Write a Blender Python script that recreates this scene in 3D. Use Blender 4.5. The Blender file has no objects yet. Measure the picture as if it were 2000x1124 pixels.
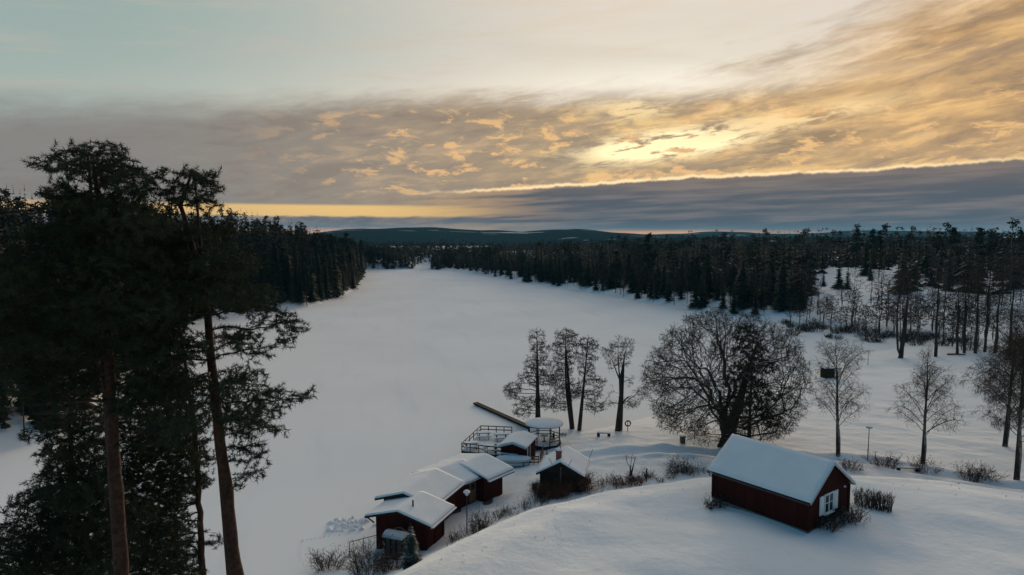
import bpy, math, random
import numpy as np
from math import sin, cos, pi, radians, atan2, sqrt, exp

random.seed(7)
RNG = np.random.default_rng(7)
S = bpy.context.scene
COL = S.collection

# ------------------------------------------------------------------ camera
cam_d = bpy.data.cameras.new('camera'); cam = bpy.data.objects.new('camera', cam_d); COL.objects.link(cam)
cam_d.sensor_width = 36.0; cam_d.lens = 24.01; cam_d.clip_start = 0.1; cam_d.clip_end = 40000
CAMZ = 26.0
cam.location = (0, 0, CAMZ)
cam.rotation_euler = (radians(90) - math.atan((562 - 458) / 1334), 0, 0)
S.camera = cam
FPX = 1334.0; PITCH = math.atan(104 / FPX)

def at(u, v, z=0.0):
    """world point on the level z that the photograph shows at u, v (used to survey the site once)"""
    d = np.array([(u - 1000) / FPX, cos(PITCH) + (562 - v) / FPX * sin(PITCH), -sin(PITCH) + (562 - v) / FPX * cos(PITCH)])
    t = (z - CAMZ) / d[2]
    return np.array([d[0] * t, d[1] * t, z])

# ------------------------------------------------------------------ render settings, exposure
S.render.engine = 'CYCLES'
S.view_settings.view_transform = 'Standard'; S.view_settings.look = 'None'
S.view_settings.gamma = 1.0; S.view_settings.exposure = 0.4
S.view_settings.use_curve_mapping = False
cy = S.cycles
cy.use_denoising = True
cy.max_bounces = 5; cy.diffuse_bounces = 3; cy.glossy_bounces = 2; cy.transmission_bounces = 2; cy.volume_bounces = 1; cy.transparent_max_bounces = 6
cy.caustics_reflective = False; cy.caustics_refractive = False

# ------------------------------------------------------------------ node expression helper
class X:
    """a node socket with arithmetic"""
    def __init__(s, nt, sock): s.nt = nt; s.k = sock
    def m(s, op, *o, clamp=False):
        n = s.nt.nodes.new('ShaderNodeMath'); n.operation = op; n.use_clamp = clamp
        for i, v in enumerate((s,) + o):
            if isinstance(v, X): s.nt.links.new(v.k, n.inputs[i])
            else: n.inputs[i].default_value = v
        return X(s.nt, n.outputs[0])
    def __add__(s, o): return s.m('ADD', o)
    __radd__ = __add__
    def __sub__(s, o): return s.m('SUBTRACT', o)
    def __rsub__(s, o): return s.m('MULTIPLY', -1.0).m('ADD', o)
    def __mul__(s, o): return s.m('MULTIPLY', o)
    __rmul__ = __mul__
    def __truediv__(s, o): return s.m('DIVIDE', o)
    def sq(s): return s.m('MULTIPLY', s)
    def ex(s): return s.m('EXPONENT')
    def sm(s, a, b, lo=0.0, hi=1.0):
        n = s.nt.nodes.new('ShaderNodeMapRange'); n.interpolation_type = 'SMOOTHSTEP'
        s.nt.links.new(s.k, n.inputs[0])
        for i, v in ((1, a), (2, b), (3, lo), (4, hi)):
            if isinstance(v, X): s.nt.links.new(v.k, n.inputs[i])
            else: n.inputs[i].default_value = v
        return X(s.nt, n.outputs[0])
    def clamp(s): return s.m('ADD', 0.0, clamp=True)
def xyz(nt, a, b, c=0.0):
    n = nt.nodes.new('ShaderNodeCombineXYZ')
    for i, v in enumerate((a, b, c)):
        if isinstance(v, X): nt.links.new(v.k, n.inputs[i])
        else: n.inputs[i].default_value = v
    return X(nt, n.outputs[0])
def noise(nt, vec, scale, detail=4, rough=0.55, dist=0.0):
    n = nt.nodes.new('ShaderNodeTexNoise'); n.inputs['Scale'].default_value = scale; n.inputs['Detail'].default_value = detail
    n.inputs['Roughness'].default_value = rough; n.inputs['Distortion'].default_value = dist
    if vec is not None: nt.links.new(vec.k, n.inputs['Vector'])
    return X(nt, n.outputs[0])
def mixc(nt, f, a, b):
    n = nt.nodes.new('ShaderNodeMix'); n.data_type = 'RGBA'; n.clamp_factor = True
    for sock, v in ((n.inputs[0], f), (n.inputs[6], a), (n.inputs[7], b)):
        if isinstance(v, X): nt.links.new(v.k, sock)
        elif isinstance(v, (int, float)): sock.default_value = v
        else: sock.default_value = (*v, 1)
    return X(nt, n.outputs[2])
def lin(r, g, b):
    return tuple(((c / 255 + 0.055) / 1.055) ** 2.4 / 2 ** 0.4 for c in (r, g, b))
def ramp_line(x, pts):
    """piecewise linear curve through pts of (x, value), flat beyond the ends"""
    out = None
    for (x0, v0), (x1, v1) in zip(pts, pts[1:]):
        n = x.nt.nodes.new('ShaderNodeMapRange'); x.nt.links.new(x.k, n.inputs[0])
        n.inputs[1].default_value = x0; n.inputs[2].default_value = x1; n.inputs[3].default_value = 0; n.inputs[4].default_value = v1 - v0
        t = X(x.nt, n.outputs[0]); out = t if out is None else out + t
    return out + pts[0][1]

# ------------------------------------------------------------------ world: evening sky with cloud layers
def azel(u, v):
    d = np.array([(u - 1000) / FPX, cos(PITCH) + (562 - v) / FPX * sin(PITCH), -sin(PITCH) + (562 - v) / FPX * cos(PITCH)])
    d /= np.linalg.norm(d); return atan2(d[0], d[1]), math.asin(d[2])
SUN_AZ, SUN_EL = azel(1315, 275)

W = bpy.data.worlds.new('World'); S.world = W; W.use_nodes = True
nt = W.node_tree; nt.nodes.clear()
def build_sky():
    tc = nt.nodes.new('ShaderNodeTexCoord'); sp = nt.nodes.new('ShaderNodeSeparateXYZ'); nt.links.new(tc.outputs['Generated'], sp.inputs[0])
    dx, dy, dz = (X(nt, sp.outputs[i]) for i in range(3))
    a = dx.m('ARCTAN2', dy); e = dz.m('ARCSINE')
    sky = nt.nodes.new('ShaderNodeTexSky'); sky.sky_type = 'NISHITA'; sky.sun_disc = False
    sky.sun_elevation = radians(7.5); sky.sun_rotation = SUN_AZ; sky.altitude = 100; sky.dust_density = 2.0; sky.ozone_density = 1.0; sky.air_density = 1.0
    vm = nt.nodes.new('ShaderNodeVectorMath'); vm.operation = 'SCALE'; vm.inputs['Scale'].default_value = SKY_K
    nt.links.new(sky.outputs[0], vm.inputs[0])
    vt = nt.nodes.new('ShaderNodeVectorMath'); vt.operation = 'MULTIPLY'; vt.inputs[1].default_value = (0.34, 0.86, 1.12)   # clear sky tinted bluer to cool the light on the roof snow
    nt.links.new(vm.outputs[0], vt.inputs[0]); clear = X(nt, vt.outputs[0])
    # distance to the sun
    da = a - SUN_AZ; de = e - SUN_EL
    glow = ((da / 0.55).sq() * -1.0 - (de / 0.30).sq()).ex()
    glow_s = ((da / 0.20).sq() * -1.0 - (de / 0.075).sq()).ex()
    glow_az = ((da / 1.15).sq() * -1.0).ex()
    # cloud plane coordinates: a sheet overhead seen in perspective
    inv = (e.m('MAXIMUM', 0.0) + 0.06)
    px = dx / inv; py = dy / inv
    plane = xyz(nt, px, py, 0.0)
    plane_s = xyz(nt, px * 0.55 + py * 0.25, py * 1.0 - px * 0.35, 3.1)
    n_big = noise(nt, plane_s, 0.55, 3, 0.5)
    n_mid = noise(nt, plane_s, 1.3, 5, 0.55, 0.4)
    n_fine = noise(nt, xyz(nt, a * 7.0, e * 30.0 - a * 3.0, 1.7), 2.6, 8, 0.66, 0.35)
    n_str = noise(nt, xyz(nt, a * 4.4 + e * 5.0, e * 27.0 - a * 5.2, 6.0), 1.5, 8, 0.64, 0.35)
    n_puff = noise(nt, xyz(nt, a * 10.0, e * 28.0, 9.4), 1.9, 8, 0.66, 0.3)
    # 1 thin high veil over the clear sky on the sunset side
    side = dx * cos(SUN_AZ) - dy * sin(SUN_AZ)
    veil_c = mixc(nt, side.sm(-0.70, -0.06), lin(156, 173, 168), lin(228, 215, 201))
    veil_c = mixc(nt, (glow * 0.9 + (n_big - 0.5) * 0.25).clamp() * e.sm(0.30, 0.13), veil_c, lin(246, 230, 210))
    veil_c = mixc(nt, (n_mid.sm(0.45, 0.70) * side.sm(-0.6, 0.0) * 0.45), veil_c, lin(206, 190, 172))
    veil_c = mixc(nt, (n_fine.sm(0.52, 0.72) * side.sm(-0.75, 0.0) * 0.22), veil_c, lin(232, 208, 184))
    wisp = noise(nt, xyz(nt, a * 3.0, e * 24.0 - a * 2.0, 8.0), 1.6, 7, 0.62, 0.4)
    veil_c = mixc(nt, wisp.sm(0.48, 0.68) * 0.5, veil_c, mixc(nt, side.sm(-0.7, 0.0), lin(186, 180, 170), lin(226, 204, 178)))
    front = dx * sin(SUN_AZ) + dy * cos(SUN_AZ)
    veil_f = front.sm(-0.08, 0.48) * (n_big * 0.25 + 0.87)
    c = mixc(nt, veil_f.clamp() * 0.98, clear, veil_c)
    # 2 the altocumulus deck
    eb = ramp_line(a, [(-0.70, .142), (-0.29, .180), (0.0, .196), (0.22, .198), (0.42, .235), (0.64, .33), (1.1, .40)])
    soft = ramp_line(a, [(-0.6, .034), (0.0, .016), (0.3, .035), (0.6, .08)])
    wob = (n_fine - 0.5) * 0.035 + (n_str - 0.5) * ramp_line(a, [(-0.1, .02), (0.4, .20)])
    deck = (e + wob).sm(eb + soft, eb - soft) * a.sm(1.9, 0.9) * a.sm(-1.9, -0.9)
    deck_c = mixc(nt, a.sm(-0.55, 0.12), lin(134, 130, 126), lin(166, 144, 118))
    deck_c = mixc(nt, a.sm(0.10, 0.55) * e.sm(0.03, 0.16), deck_c, lin(200, 160, 110))
    mott = noise(nt, xyz(nt, a * 8.0, e * 34.0 - a * 4.0, 4.4), 1.7, 7, 0.62, 0.3)
    deck_c = mixc(nt, mott.sm(0.52, 0.34) * 0.45, deck_c, lin(126, 112, 104))
    deck_c = mixc(nt, mott.sm(0.52, 0.70) * a.sm(-0.55, -0.05) * 0.5, deck_c, lin(214, 180, 140))
    deck_c = mixc(nt, n_str.sm(0.47, 0.66) * a.sm(0.02, 0.35) * 0.85, deck_c, lin(248, 200, 132))
    deck_c = mixc(nt, n_str.sm(0.48, 0.32) * a.sm(0.0, 0.4) * 0.75, deck_c, lin(146, 122, 96))
    deck_c = mixc(nt, n_puff.sm(0.525, 0.62) * a.sm(-0.42, -0.1) * glow_az * e.sm(.035, .07) * e.sm(.2, .15) * 0.85, deck_c, lin(246, 194, 130))
    deck_c = mixc(nt, glow_s * n_fine.sm(0.46, 0.66) * 0.75, deck_c, lin(255, 210, 132))
    c = mixc(nt, deck * 0.96, c, deck_c)
    # the place where the sun shines through
    s1 = (((a - azel(1305, 280)[0]) / 0.090).sq() * -1.0 - ((e - azel(1305, 282)[1] + (a - SUN_AZ) * -0.10) / 0.0155).sq()).ex()
    s2 = (((a - azel(1240, 215)[0]) / 0.045).sq() * -1.0 - ((e - azel(1240, 215)[1]) / 0.013).sq()).ex()
    s3 = (((a - azel(1540, 225)[0]) / 0.12).sq() * -1.0 - ((e - azel(1540, 232)[1] - (a - .385) * 0.12) / 0.012).sq()).ex()
    s4 = (((a - azel(1300, 165)[0]) / 0.20).sq() * -1.0 - ((e - azel(1300, 163)[1]) / 0.018).sq()).ex()
    tear = n_fine.sm(0.38, 0.56)
    c = mixc(nt, (s1 * 2.8 * tear).clamp(), c, (0.98, 0.80, 0.46))
    c = mixc(nt, ((s2 * 1.5 + s3 * 1.3) * tear).clamp() * 0.8, c, (0.78, 0.58, 0.30))
    c = mixc(nt, (s4 * 0.75).clamp(), c, (0.78, 0.71, 0.60))
    # 3 clear golden gap along the horizon, and the low grey strip
    gap = e.sm(.0125 + 0.026, .0125 + 0.031) * -1.0 + 1.0
    gap = gap * (e.sm(0.022, 0.026)) * a.sm(0.05, -0.10)
    gap_c = mixc(nt, a.sm(-0.75, -0.25), lin(190, 158, 120), lin(244, 200, 124))
    c = mixc(nt, (gap + 0.0).clamp() * 0.95, c, gap_c)
    low = (e + (n_fine - 0.5) * 0.010).sm(0.0275, 0.0225)
    low_c = mixc(nt, (e + (n_fine - .5) * .006).sm(0.004, 0.011), lin(212, 160, 120), mixc(nt, n_fine.sm(0.38, 0.62), lin(98, 98, 106), lin(134, 122, 116)))
    c = mixc(nt, low * 0.95, c, low_c)
    # 4 the dark stratus bank with its lit rim
    edge = ramp_line(a, [(-0.2, .054), (0.0, .066), (0.25, .080), (0.47, .083), (0.64, .088), (1.2, .10)])
    bump = noise(nt, xyz(nt, a, 0.0, 0.0), 22.0, 8, 0.68)
    edge = edge + (bump - 0.5) * 0.015
    bank = e.sm(edge, edge - 0.0028) * a.sm(-0.22, 0.05)
    streak = noise(nt, xyz(nt, a * 4.0, e * 60.0 - a * 2.0, 2.0), 2.2, 5, 0.55)
    bank_c = mixc(nt, streak.sm(0.40, 0.68), lin(80, 88, 99), lin(116, 112, 114))
    bank_c = mixc(nt, glow * e.sm(0.045, 0.085) * 0.35, bank_c, lin(170, 140, 112))
    bank_c = mixc(nt, a.sm(0.12, -0.14) * streak.sm(.35, .6) * 0.9, bank_c, lin(196, 156, 110))
    c = mixc(nt, bank * 0.97, c, bank_c)
    warm = (((e - 0.002) / 0.0035).sq() * -1.0 - ((a - 0.22) / 0.16).sq()).ex()
    c = mixc(nt, warm * 0.85, c, lin(246, 176, 112))
    glint = noise(nt, xyz(nt, a * 1.0, 7.0, 0.0), 14.0, 4, 0.6)
    rim = (((e - edge - 0.0002) / 0.0021).sq() * -1.0).ex() * ((da / 0.42).sq() * -1.0).ex() * glint.sm(0.33, 0.55) * a.sm(-0.2, 0.0)
    c = mixc(nt, (rim * 1.6).clamp(), c, (0.84, 0.62, 0.34))
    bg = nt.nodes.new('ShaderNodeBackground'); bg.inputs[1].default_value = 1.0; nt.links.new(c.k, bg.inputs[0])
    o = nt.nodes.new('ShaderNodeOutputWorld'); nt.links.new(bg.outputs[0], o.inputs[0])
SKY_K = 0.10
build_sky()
W.cycles.sampling_method = 'MANUAL'; W.cycles.sample_map_resolution = 512

sun_d = bpy.data.lights.new('sun', 'SUN'); sun_d.energy = 2.2; sun_d.angle = radians(20); sun_d.color = (1.0, 0.80, 0.56)
sun = bpy.data.objects.new('sun', sun_d); COL.objects.link(sun)
sun.rotation_euler = (radians(90) - SUN_EL, 0, -SUN_AZ + pi)

# ------------------------------------------------------------------ materials
def new_mat(name, rough=0.85, spec=0.2):
    m = bpy.data.materials.new(name); m.use_nodes = True; b = m.node_tree.nodes['Principled BSDF']
    b.inputs['Roughness'].default_value = rough; b.inputs['Specular IOR Level'].default_value = spec
    return m, m.node_tree, b
def objc(n, kind='Object'):
    t = n.nodes.new('ShaderNodeTexCoord'); return X(n, t.outputs[kind])
def geo(n, what='Position'):
    t = n.nodes.new('ShaderNodeNewGeometry'); return X(n, t.outputs[what])
def bump(n, b, h, strength, dist):
    k = n.nodes.new('ShaderNodeBump'); k.inputs['Strength'].default_value = strength; k.inputs['Distance'].default_value = dist
    n.links.new(h.k, k.inputs['Height']); n.links.new(k.outputs[0], b.inputs['Normal'])
def mottled(name, c1, c2, scale=3.0, rough=0.85, spec=0.15, b_str=0.3, b_dist=0.02, snow=None, use='Object', detail=5):
    """two close tones mottled by noise; snow=(lo, hi) puts settled snow on faces that look upward"""
    m, n, b = new_mat(name, rough, spec)
    v = objc(n, use); t = noise(n, v, scale, detail, 0.6)
    c = mixc(n, t.sm(0.32, 0.68), c1, c2)
    if snow:
        nz = n.nodes.new('ShaderNodeSeparateXYZ'); n.links.new(geo(n, 'Normal').k, nz.inputs[0])
        s = (X(n, nz.outputs[2]) + (noise(n, geo(n), 2.1, 3) - 0.5) * 0.9).sm(snow[0], snow[1])
        c = mixc(n, s, c, (0.78, 0.80, 0.82))
    n.links.new(c.k, b.inputs['Base Color'])
    if b_str: bump(n, b, t, b_str, b_dist)
    return m
def snow_mat(name, c1, c2, sc_big, sc_small, st, dist):
    m, n, b = new_mat(name, 0.75, 0.0)
    p = geo(n)
    big = noise(n, p, sc_big, 4, 0.5); sml = noise(n, p, sc_small, 6, 0.62)
    n.links.new(mixc(n, big.sm(0.3, 0.7), c1, c2).k, b.inputs['Base Color'])
    bump(n, b, sml * 0.6 + big * 2.0, st, dist)
    return m
M = {}
M['snow'] = snow_mat('settled_snow', (0.91, 0.912, 0.915), (0.85, 0.855, 0.865), 0.16, 1.1, 0.75, 0.22)
M['lake'] = snow_mat('lake_snow', (0.905, 0.907, 0.91), (0.85, 0.853, 0.86), 0.035, 0.5, 0.22, 0.10)
def comb_lake():
    n = M['lake'].node_tree; b = n.nodes['Principled BSDF']; s = n.nodes.new('ShaderNodeSeparateXYZ'); n.links.new(geo(n).k, s.inputs[0])
    x, y = X(n, s.outputs[0]), X(n, s.outputs[1])
    st = noise(n, xyz(n, x * 0.09 + y * 0.02, y * 0.012 - x * 0.003, 0.0), 2.4, 5, 0.6, 0.3)
    old = b.inputs['Base Color'].links[0].from_socket
    n.links.new(mixc(n, st.sm(0.50, 0.72) * 0.5, X(n, old), (0.78, 0.79, 0.81)).k, b.inputs['Base Color'])
comb_lake()
M['roof_snow'] = snow_mat('roof_snow', (0.84, 0.85, 0.86), (0.79, 0.80, 0.82), 0.7, 5.0, 0.35, 0.03)
def red_boards():
    m, n, b = new_mat('falu_red_boards', 0.9, 0.1)
    v = objc(n); s = n.nodes.new('ShaderNodeSeparateXYZ'); n.links.new(v.k, s.inputs[0])
    h = X(n, s.outputs[0]) + X(n, s.outputs[1])
    gr = ((h * 7.0).m('FRACT') - 0.5).m('ABSOLUTE').sm(0.40, 0.5)
    cell = (h * 7.0).m('FLOOR'); tone = noise(n, xyz(n, cell * 3.7, 0, 0), 1.0, 1)
    w = noise(n, xyz(n, h * 6.0, X(n, s.outputs[2]) * 0.8, 0), 3.0, 4)
    c = mixc(n, (tone * 0.6 + w * 0.4).sm(.3, .7), (0.034, 0.007, 0.006), (0.060, 0.012, 0.009))
    c = mixc(n, gr * 0.5, c, (0.02, 0.005, 0.004))
    n.links.new(c.k, b.inputs['Base Color']); bump(n, b, gr * -1.0, 0.6, 0.02)
    return m
M['red'] = red_boards()
M['darkwood'] = mottled('tarred_wood', (0.018, 0.013, 0.011), (0.04, 0.028, 0.022), 6.0)
M['greywood'] = mottled('weathered_wood', (0.07, 0.06, 0.05), (0.15, 0.13, 0.11), 8.0)
M['railwood'] = mottled('rail_wood', (0.06, 0.045, 0.038), (0.11, 0.085, 0.07), 8.0, snow=(0.75, 1.0))
M['brownwood'] = mottled('brown_fence_wood', (0.13, 0.06, 0.035), (0.20, 0.10, 0.06), 6.0)
M['roofing'] = mottled('dark_roofing', (0.015, 0.015, 0.017), (0.035, 0.034, 0.036), 4.0)
M['white'] = mottled('white_paint', (0.72, 0.72, 0.71), (0.80, 0.80, 0.79), 5.0, 0.5, 0.3, 0.1)
M['trim'] = mottled('grey_white_trim', (0.36, 0.38, 0.40), (0.48, 0.50, 0.52), 5.0, 0.6)
M['plinth'] = mottled('stone_plinth', (0.12, 0.12, 0.115), (0.22, 0.21, 0.2), 5.0)
M['brick'] = mottled('chimney_brick', (0.19, 0.055, 0.035), (0.28, 0.10, 0.06), 9.0)
M['metal'] = mottled('dark_metal', (0.03, 0.032, 0.035), (0.06, 0.062, 0.065), 7.0, 0.45, 0.4)
M['sheet'] = mottled('frosted_sheet_metal', (0.30, 0.36, 0.40), (0.50, 0.54, 0.57), 2.5, 0.5, 0.4)
M['hull'] = mottled('boat_hull', (0.42, 0.47, 0.47), (0.55, 0.58, 0.57), 3.0, 0.5, 0.4)
M['orange'] = mottled('lifebuoy_orange', (0.10, 0.05, 0.035), (0.16, 0.08, 0.05), 4.0, 0.6, 0.3)
M['lampglass'] = mottled('opal_lamp_glass', (0.55, 0.56, 0.56), (0.65, 0.66, 0.66), 4.0, 0.4, 0.4)
def glass():
    m, n, b = new_mat('window_glass', 0.06, 0.6)
    t = noise(n, objc(n), 1.5, 2)
    n.links.new(mixc(n, t, (0.012, 0.016, 0.02), (0.03, 0.036, 0.04)).k, b.inputs['Base Color']); return m
M['glass'] = glass()
M['pinebark'] = mottled('pine_bark', (0.034, 0.017, 0.011), (0.080, 0.036, 0.022), 5.0, b_str=0.8, b_dist=0.05)
M['bark'] = mottled('dark_bark', (0.040, 0.031, 0.025), (0.085, 0.068, 0.056), 5.0, b_str=0.7, b_dist=0.04, snow=(0.55, 1.0))
M['bark_bare'] = mottled('alder_bark', (0.034, 0.027, 0.023), (0.070, 0.056, 0.048), 5.0, b_str=0.7, b_dist=0.04)
M['twig'] = mottled('twigs', (0.032, 0.022, 0.017), (0.066, 0.046, 0.036), 1.0, b_str=0)
M['twig_snow'] = mottled('snowy_twigs', (0.046, 0.032, 0.025), (0.085, 0.060, 0.047), 1.0, b_str=0, snow=(0.80, 1.15))
M['redtwig'] = mottled('russet_twigs', (0.075, 0.032, 0.022), (0.12, 0.058, 0.04), 1.0, b_str=0, snow=(0.95, 1.3))
M['birchbark'] = mottled('birch_bark', (0.05, 0.045, 0.04), (0.24, 0.225, 0.21), 2.2, b_str=0.4, b_dist=0.02)
M['needles'] = mottled('pine_needles', (0.020, 0.029, 0.016), (0.046, 0.058, 0.028), 0.9, b_str=0)
M['spruce'] = mottled('spruce_needles', (0.018, 0.027, 0.018), (0.040, 0.052, 0.030), 0.35, b_str=0, use='Object')
M['forest'] = mottled('forest_needles', (0.014, 0.022, 0.016), (0.056, 0.046, 0.034), 0.06, b_str=0, use='Object')
M['snowspruce'] = mottled('snowy_spruce', (0.022, 0.030, 0.02), (0.045, 0.055, 0.035), 2.0, b_str=0, snow=(0.85, 1.25))

# ------------------------------------------------------------------ object helpers
def setp(o, label=None, cat=None, group=None, kind=None):
    for k, v in (('label', label), ('category', cat), ('group', group), ('kind', kind)):
        if v: o[k] = v
    return o
def empty(name, loc=(0, 0, 0), rz=0.0, **kw):
    o = bpy.data.objects.new(name, None); COL.objects.link(o); o.location = loc; o.rotation_euler = (0, 0, rz)
    o.empty_display_size = 0.3
    return setp(o, **kw)
def link(name, me, parent=None, **kw):
    o = bpy.data.objects.new(name, me); COL.objects.link(o)
    if parent is not None: o.parent = parent
    return setp(o, **kw)
def mesh_np(name, V, faces, mat, smooth=False):
    """V (n,3), faces: (m,k) int array or list of such arrays"""
    me = bpy.data.meshes.new(name)
    fl = faces if isinstance(faces, list) else [faces]
    fl = [np.asarray(f, np.int32) for f in fl if len(f)]
    V = np.asarray(V, np.float32)
    me.vertices.add(len(V)); me.vertices.foreach_set('co', V.ravel())
    li = np.concatenate([f.ravel() for f in fl]); cnt = np.concatenate([np.full(len(f), f.shape[1], np.int32) for f in fl])
    st = np.concatenate([[0], np.cumsum(cnt)[:-1]]).astype(np.int32)
    me.loops.add(len(li)); me.loops.foreach_set('vertex_index', li)
    me.polygons.add(len(cnt)); me.polygons.foreach_set('loop_start', st)
    if smooth: me.polygons.foreach_set('use_smooth', np.ones(len(cnt), bool))
    me.update(calc_edges=True)
    if mat is not None: me.materials.append(mat)
    return me
class MB:
    """collects boxes, bars, tubes and lathed shapes into one mesh"""
    def __init__(s): s.v = []; s.f = []
    def add(s, V, F):
        o = len(s.v); s.v += [tuple(map(float, p)) for p in V]; s.f += [tuple(i + o for i in f) for f in F]; return s
    def box(s, x0, x1, y0, y1, z0, z1):
        V = [(x, y, z) for z in (z0, z1) for x, y in ((x0, y0), (x1, y0), (x1, y1), (x0, y1))]
        return s.add(V, [(0, 3, 2, 1), (4, 5, 6, 7), (0, 1, 5, 4), (1, 2, 6, 5), (2, 3, 7, 6), (3, 0, 4, 7)])
    def bar(s, p, q, w, h=None, up=(0, 0, 1)):
        h = w if h is None else h
        p = np.array(p, float); q = np.array(q, float); d = q - p; d /= np.linalg.norm(d); u = np.array(up, float)
        if abs(d @ u) > 0.98: u = np.array([1.0, 0, 0])
        r = np.cross(d, u); r /= np.linalg.norm(r); u = np.cross(r, d)
        V = [e + r * a * w / 2 + u * b * h / 2 for e in (p, q) for a, b in ((-1, -1), (1, -1), (1, 1), (-1, 1))]
        return s.add(V, [(3, 2, 1, 0), (4, 5, 6, 7), (0, 1, 5, 4), (1, 2, 6, 5), (2, 3, 7, 6), (3, 0, 4, 7)])
    def tube(s, pts, r, k=8, cap=True):
        pts = [np.array(p, float) for p in pts]; n = len(pts); rs = r if hasattr(r, '__len__') else [r] * n
        V = []; F = []
        for i, p in enumerate(pts):
            d = pts[min(i + 1, n - 1)] - pts[max(i - 1, 0)]; d /= np.linalg.norm(d) + 1e-9
            u = np.array([0, 0, 1.0]) if abs(d[2]) < 0.9 else np.array([1.0, 0, 0])
            a = np.cross(d, u); a /= np.linalg.norm(a); b = np.cross(a, d)
            V += [p + rs[i] * (a * cos(2 * pi * j / k) + b * sin(2 * pi * j / k)) for j in range(k)]
            if i: F += [((i - 1) * k + j, (i - 1) * k + (j + 1) % k, i * k + (j + 1) % k, i * k + j) for j in range(k)]
        if cap: F += [tuple(range(k))[::-1], tuple((n - 1) * k + j for j in range(k))]
        return s.add(V, F)
    def lathe(s, prof, c=(0, 0, 0), k=16):
        V = []; F = []; n = len(prof)
        for r, z in prof: V += [(c[0] + r * cos(2 * pi * j / k), c[1] + r * sin(2 * pi * j / k), c[2] + z) for j in range(k)]
        for i in range(n - 1): F += [(i * k + j, i * k + (j + 1) % k, (i + 1) * k + (j + 1) % k, (i + 1) * k + j) for j in range(k)]
        F += [tuple(range(k))[::-1], tuple((n - 1) * k + j for j in range(k))]
        return s.add(V, F)
    def build(s, name, mat, parent=None, smooth=False, **kw):
        me = bpy.data.meshes.new(name); me.from_pydata(s.v, [], s.f); me.update(); me.materials.append(M[mat] if isinstance(mat, str) else mat)
        if smooth: me.polygons.foreach_set('use_smooth', [True] * len(me.polygons))
        return link(name, me, parent, **kw)

# ------------------------------------------------------------------ terrain
LAKE = np.array([(-260, -60), (-60, 12), (-40, 33), (-25, 41.5), (-16.5, 48.5), (-13.2, 53), (-10, 57.5), (-7.5, 62), (-4.6, 68), (-1.8, 73.5), (1.6, 78.5),
    (4.5, 83.5), (8, 87.5), (13, 90.5), (20, 96), (30, 104), (45, 117), (62, 133), (80, 150), (96, 160), (101, 167), (92, 178), (80, 195), (66, 221), (57, 249),
    (43, 284), (22, 335), (0, 386), (-14, 420), (-30, 451), (-48, 490), (-64, 516), (-66, 545), (-64, 568), (-70, 578), (-75, 568), (-72, 545), (-75, 516), (-106, 504),
    (-100, 460), (-92, 423), (-82, 370), (-74, 318), (-71, 280), (-72.5, 240), (-90, 222), (-94, 208), (-86, 172), (-75, 142), (-64, 108), (-58.5, 86), (-62, 79), (-82, 66), (-120, 52), (-260, 40)], float)
CREST = np.array([(2, -60), (-4, 0), (-8, 20), (-8, 34), (-6.2, 39.2), (-5.4, 40.8), (-1.4, 46), (2.3, 49.9), (8.2, 53.2), (15.9, 55.9), (22, 57.2), (29.2, 56.2), (35.7, 54.7), (41, 51.6), (60, 44), (140, 25), (140, -60)], float)
PATH1 = np.array([at(962, 985, .9), at(985, 945, 1.0), at(1030, 915, 1.1), at(1075, 905, 1.2), at(1140, 888, 1.4), at(1210, 878, 1.6), at(1290, 871, 1.9), at(1380, 874, 2.2), at(1480, 880, 2.4), at(1600, 884, 2.5), at(1700, 892, 2.5), at(1800, 912, 2.6), at(1880, 926, 2.7), at(2000, 946, 2.8), at(2150, 965, 2.8)])[:, :2]
PATH2 = np.array([at(1560, 716, 2.2), at(1640, 712, 2.2), at(1760, 706, 2.3), at(1860, 718, 2.4), at(1960, 722, 2.5), at(2100, 730, 2.5)])[:, :2]
def seg_dist(P, poly, closed):
    D = np.full(len(P), 1e18); Q = np.roll(poly, -1, 0) if closed else poly[1:]
    A = poly if closed else poly[:-1]
    for a, b in zip(A, Q):
        ab = b - a; t = np.clip(((P - a) @ ab) / (ab @ ab), 0, 1)
        d = ((P - a - t[:, None] * ab) ** 2).sum(1); D = np.minimum(D, d)
    return np.sqrt(D)
def inside(P, poly):
    c = np.zeros(len(P), bool); x, y = P[:, 0], P[:, 1]
    for a, b in zip(poly, np.roll(poly, -1, 0)):
        if a[1] == b[1]: continue
        k = ((a[1] > y) != (b[1] > y)) & (x < (b[0] - a[0]) * (y - a[1]) / (b[1] - a[1]) + a[0]); c ^= k
    return c
def sdist(P, poly): return np.where(inside(P, poly), -1, 1) * seg_dist(P, poly, True)
def sstep(a, b, x): t = np.clip((x - a) / (b - a), 0, 1); return t * t * (3 - 2 * t)
_ph = RNG.uniform(0, 6.28, (24, 2)); _dr = RNG.uniform(0, 6.28, 24)
def wav(P, L, n0, n):
    """smooth pseudo-random undulation of wavelength L"""
    o = 0
    for i in range(n0, n0 + n):
        k = 2 * pi / (L * (0.6 + 0.9 * ((i * 0.37) % 1))); o = o + np.sin(k * (P[:, 0] * cos(_dr[i]) + P[:, 1] * sin(_dr[i])) + _ph[i, 0])
    return o / sqrt(n)
def lake_dist(P): return sdist(P, LAKE)
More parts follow.
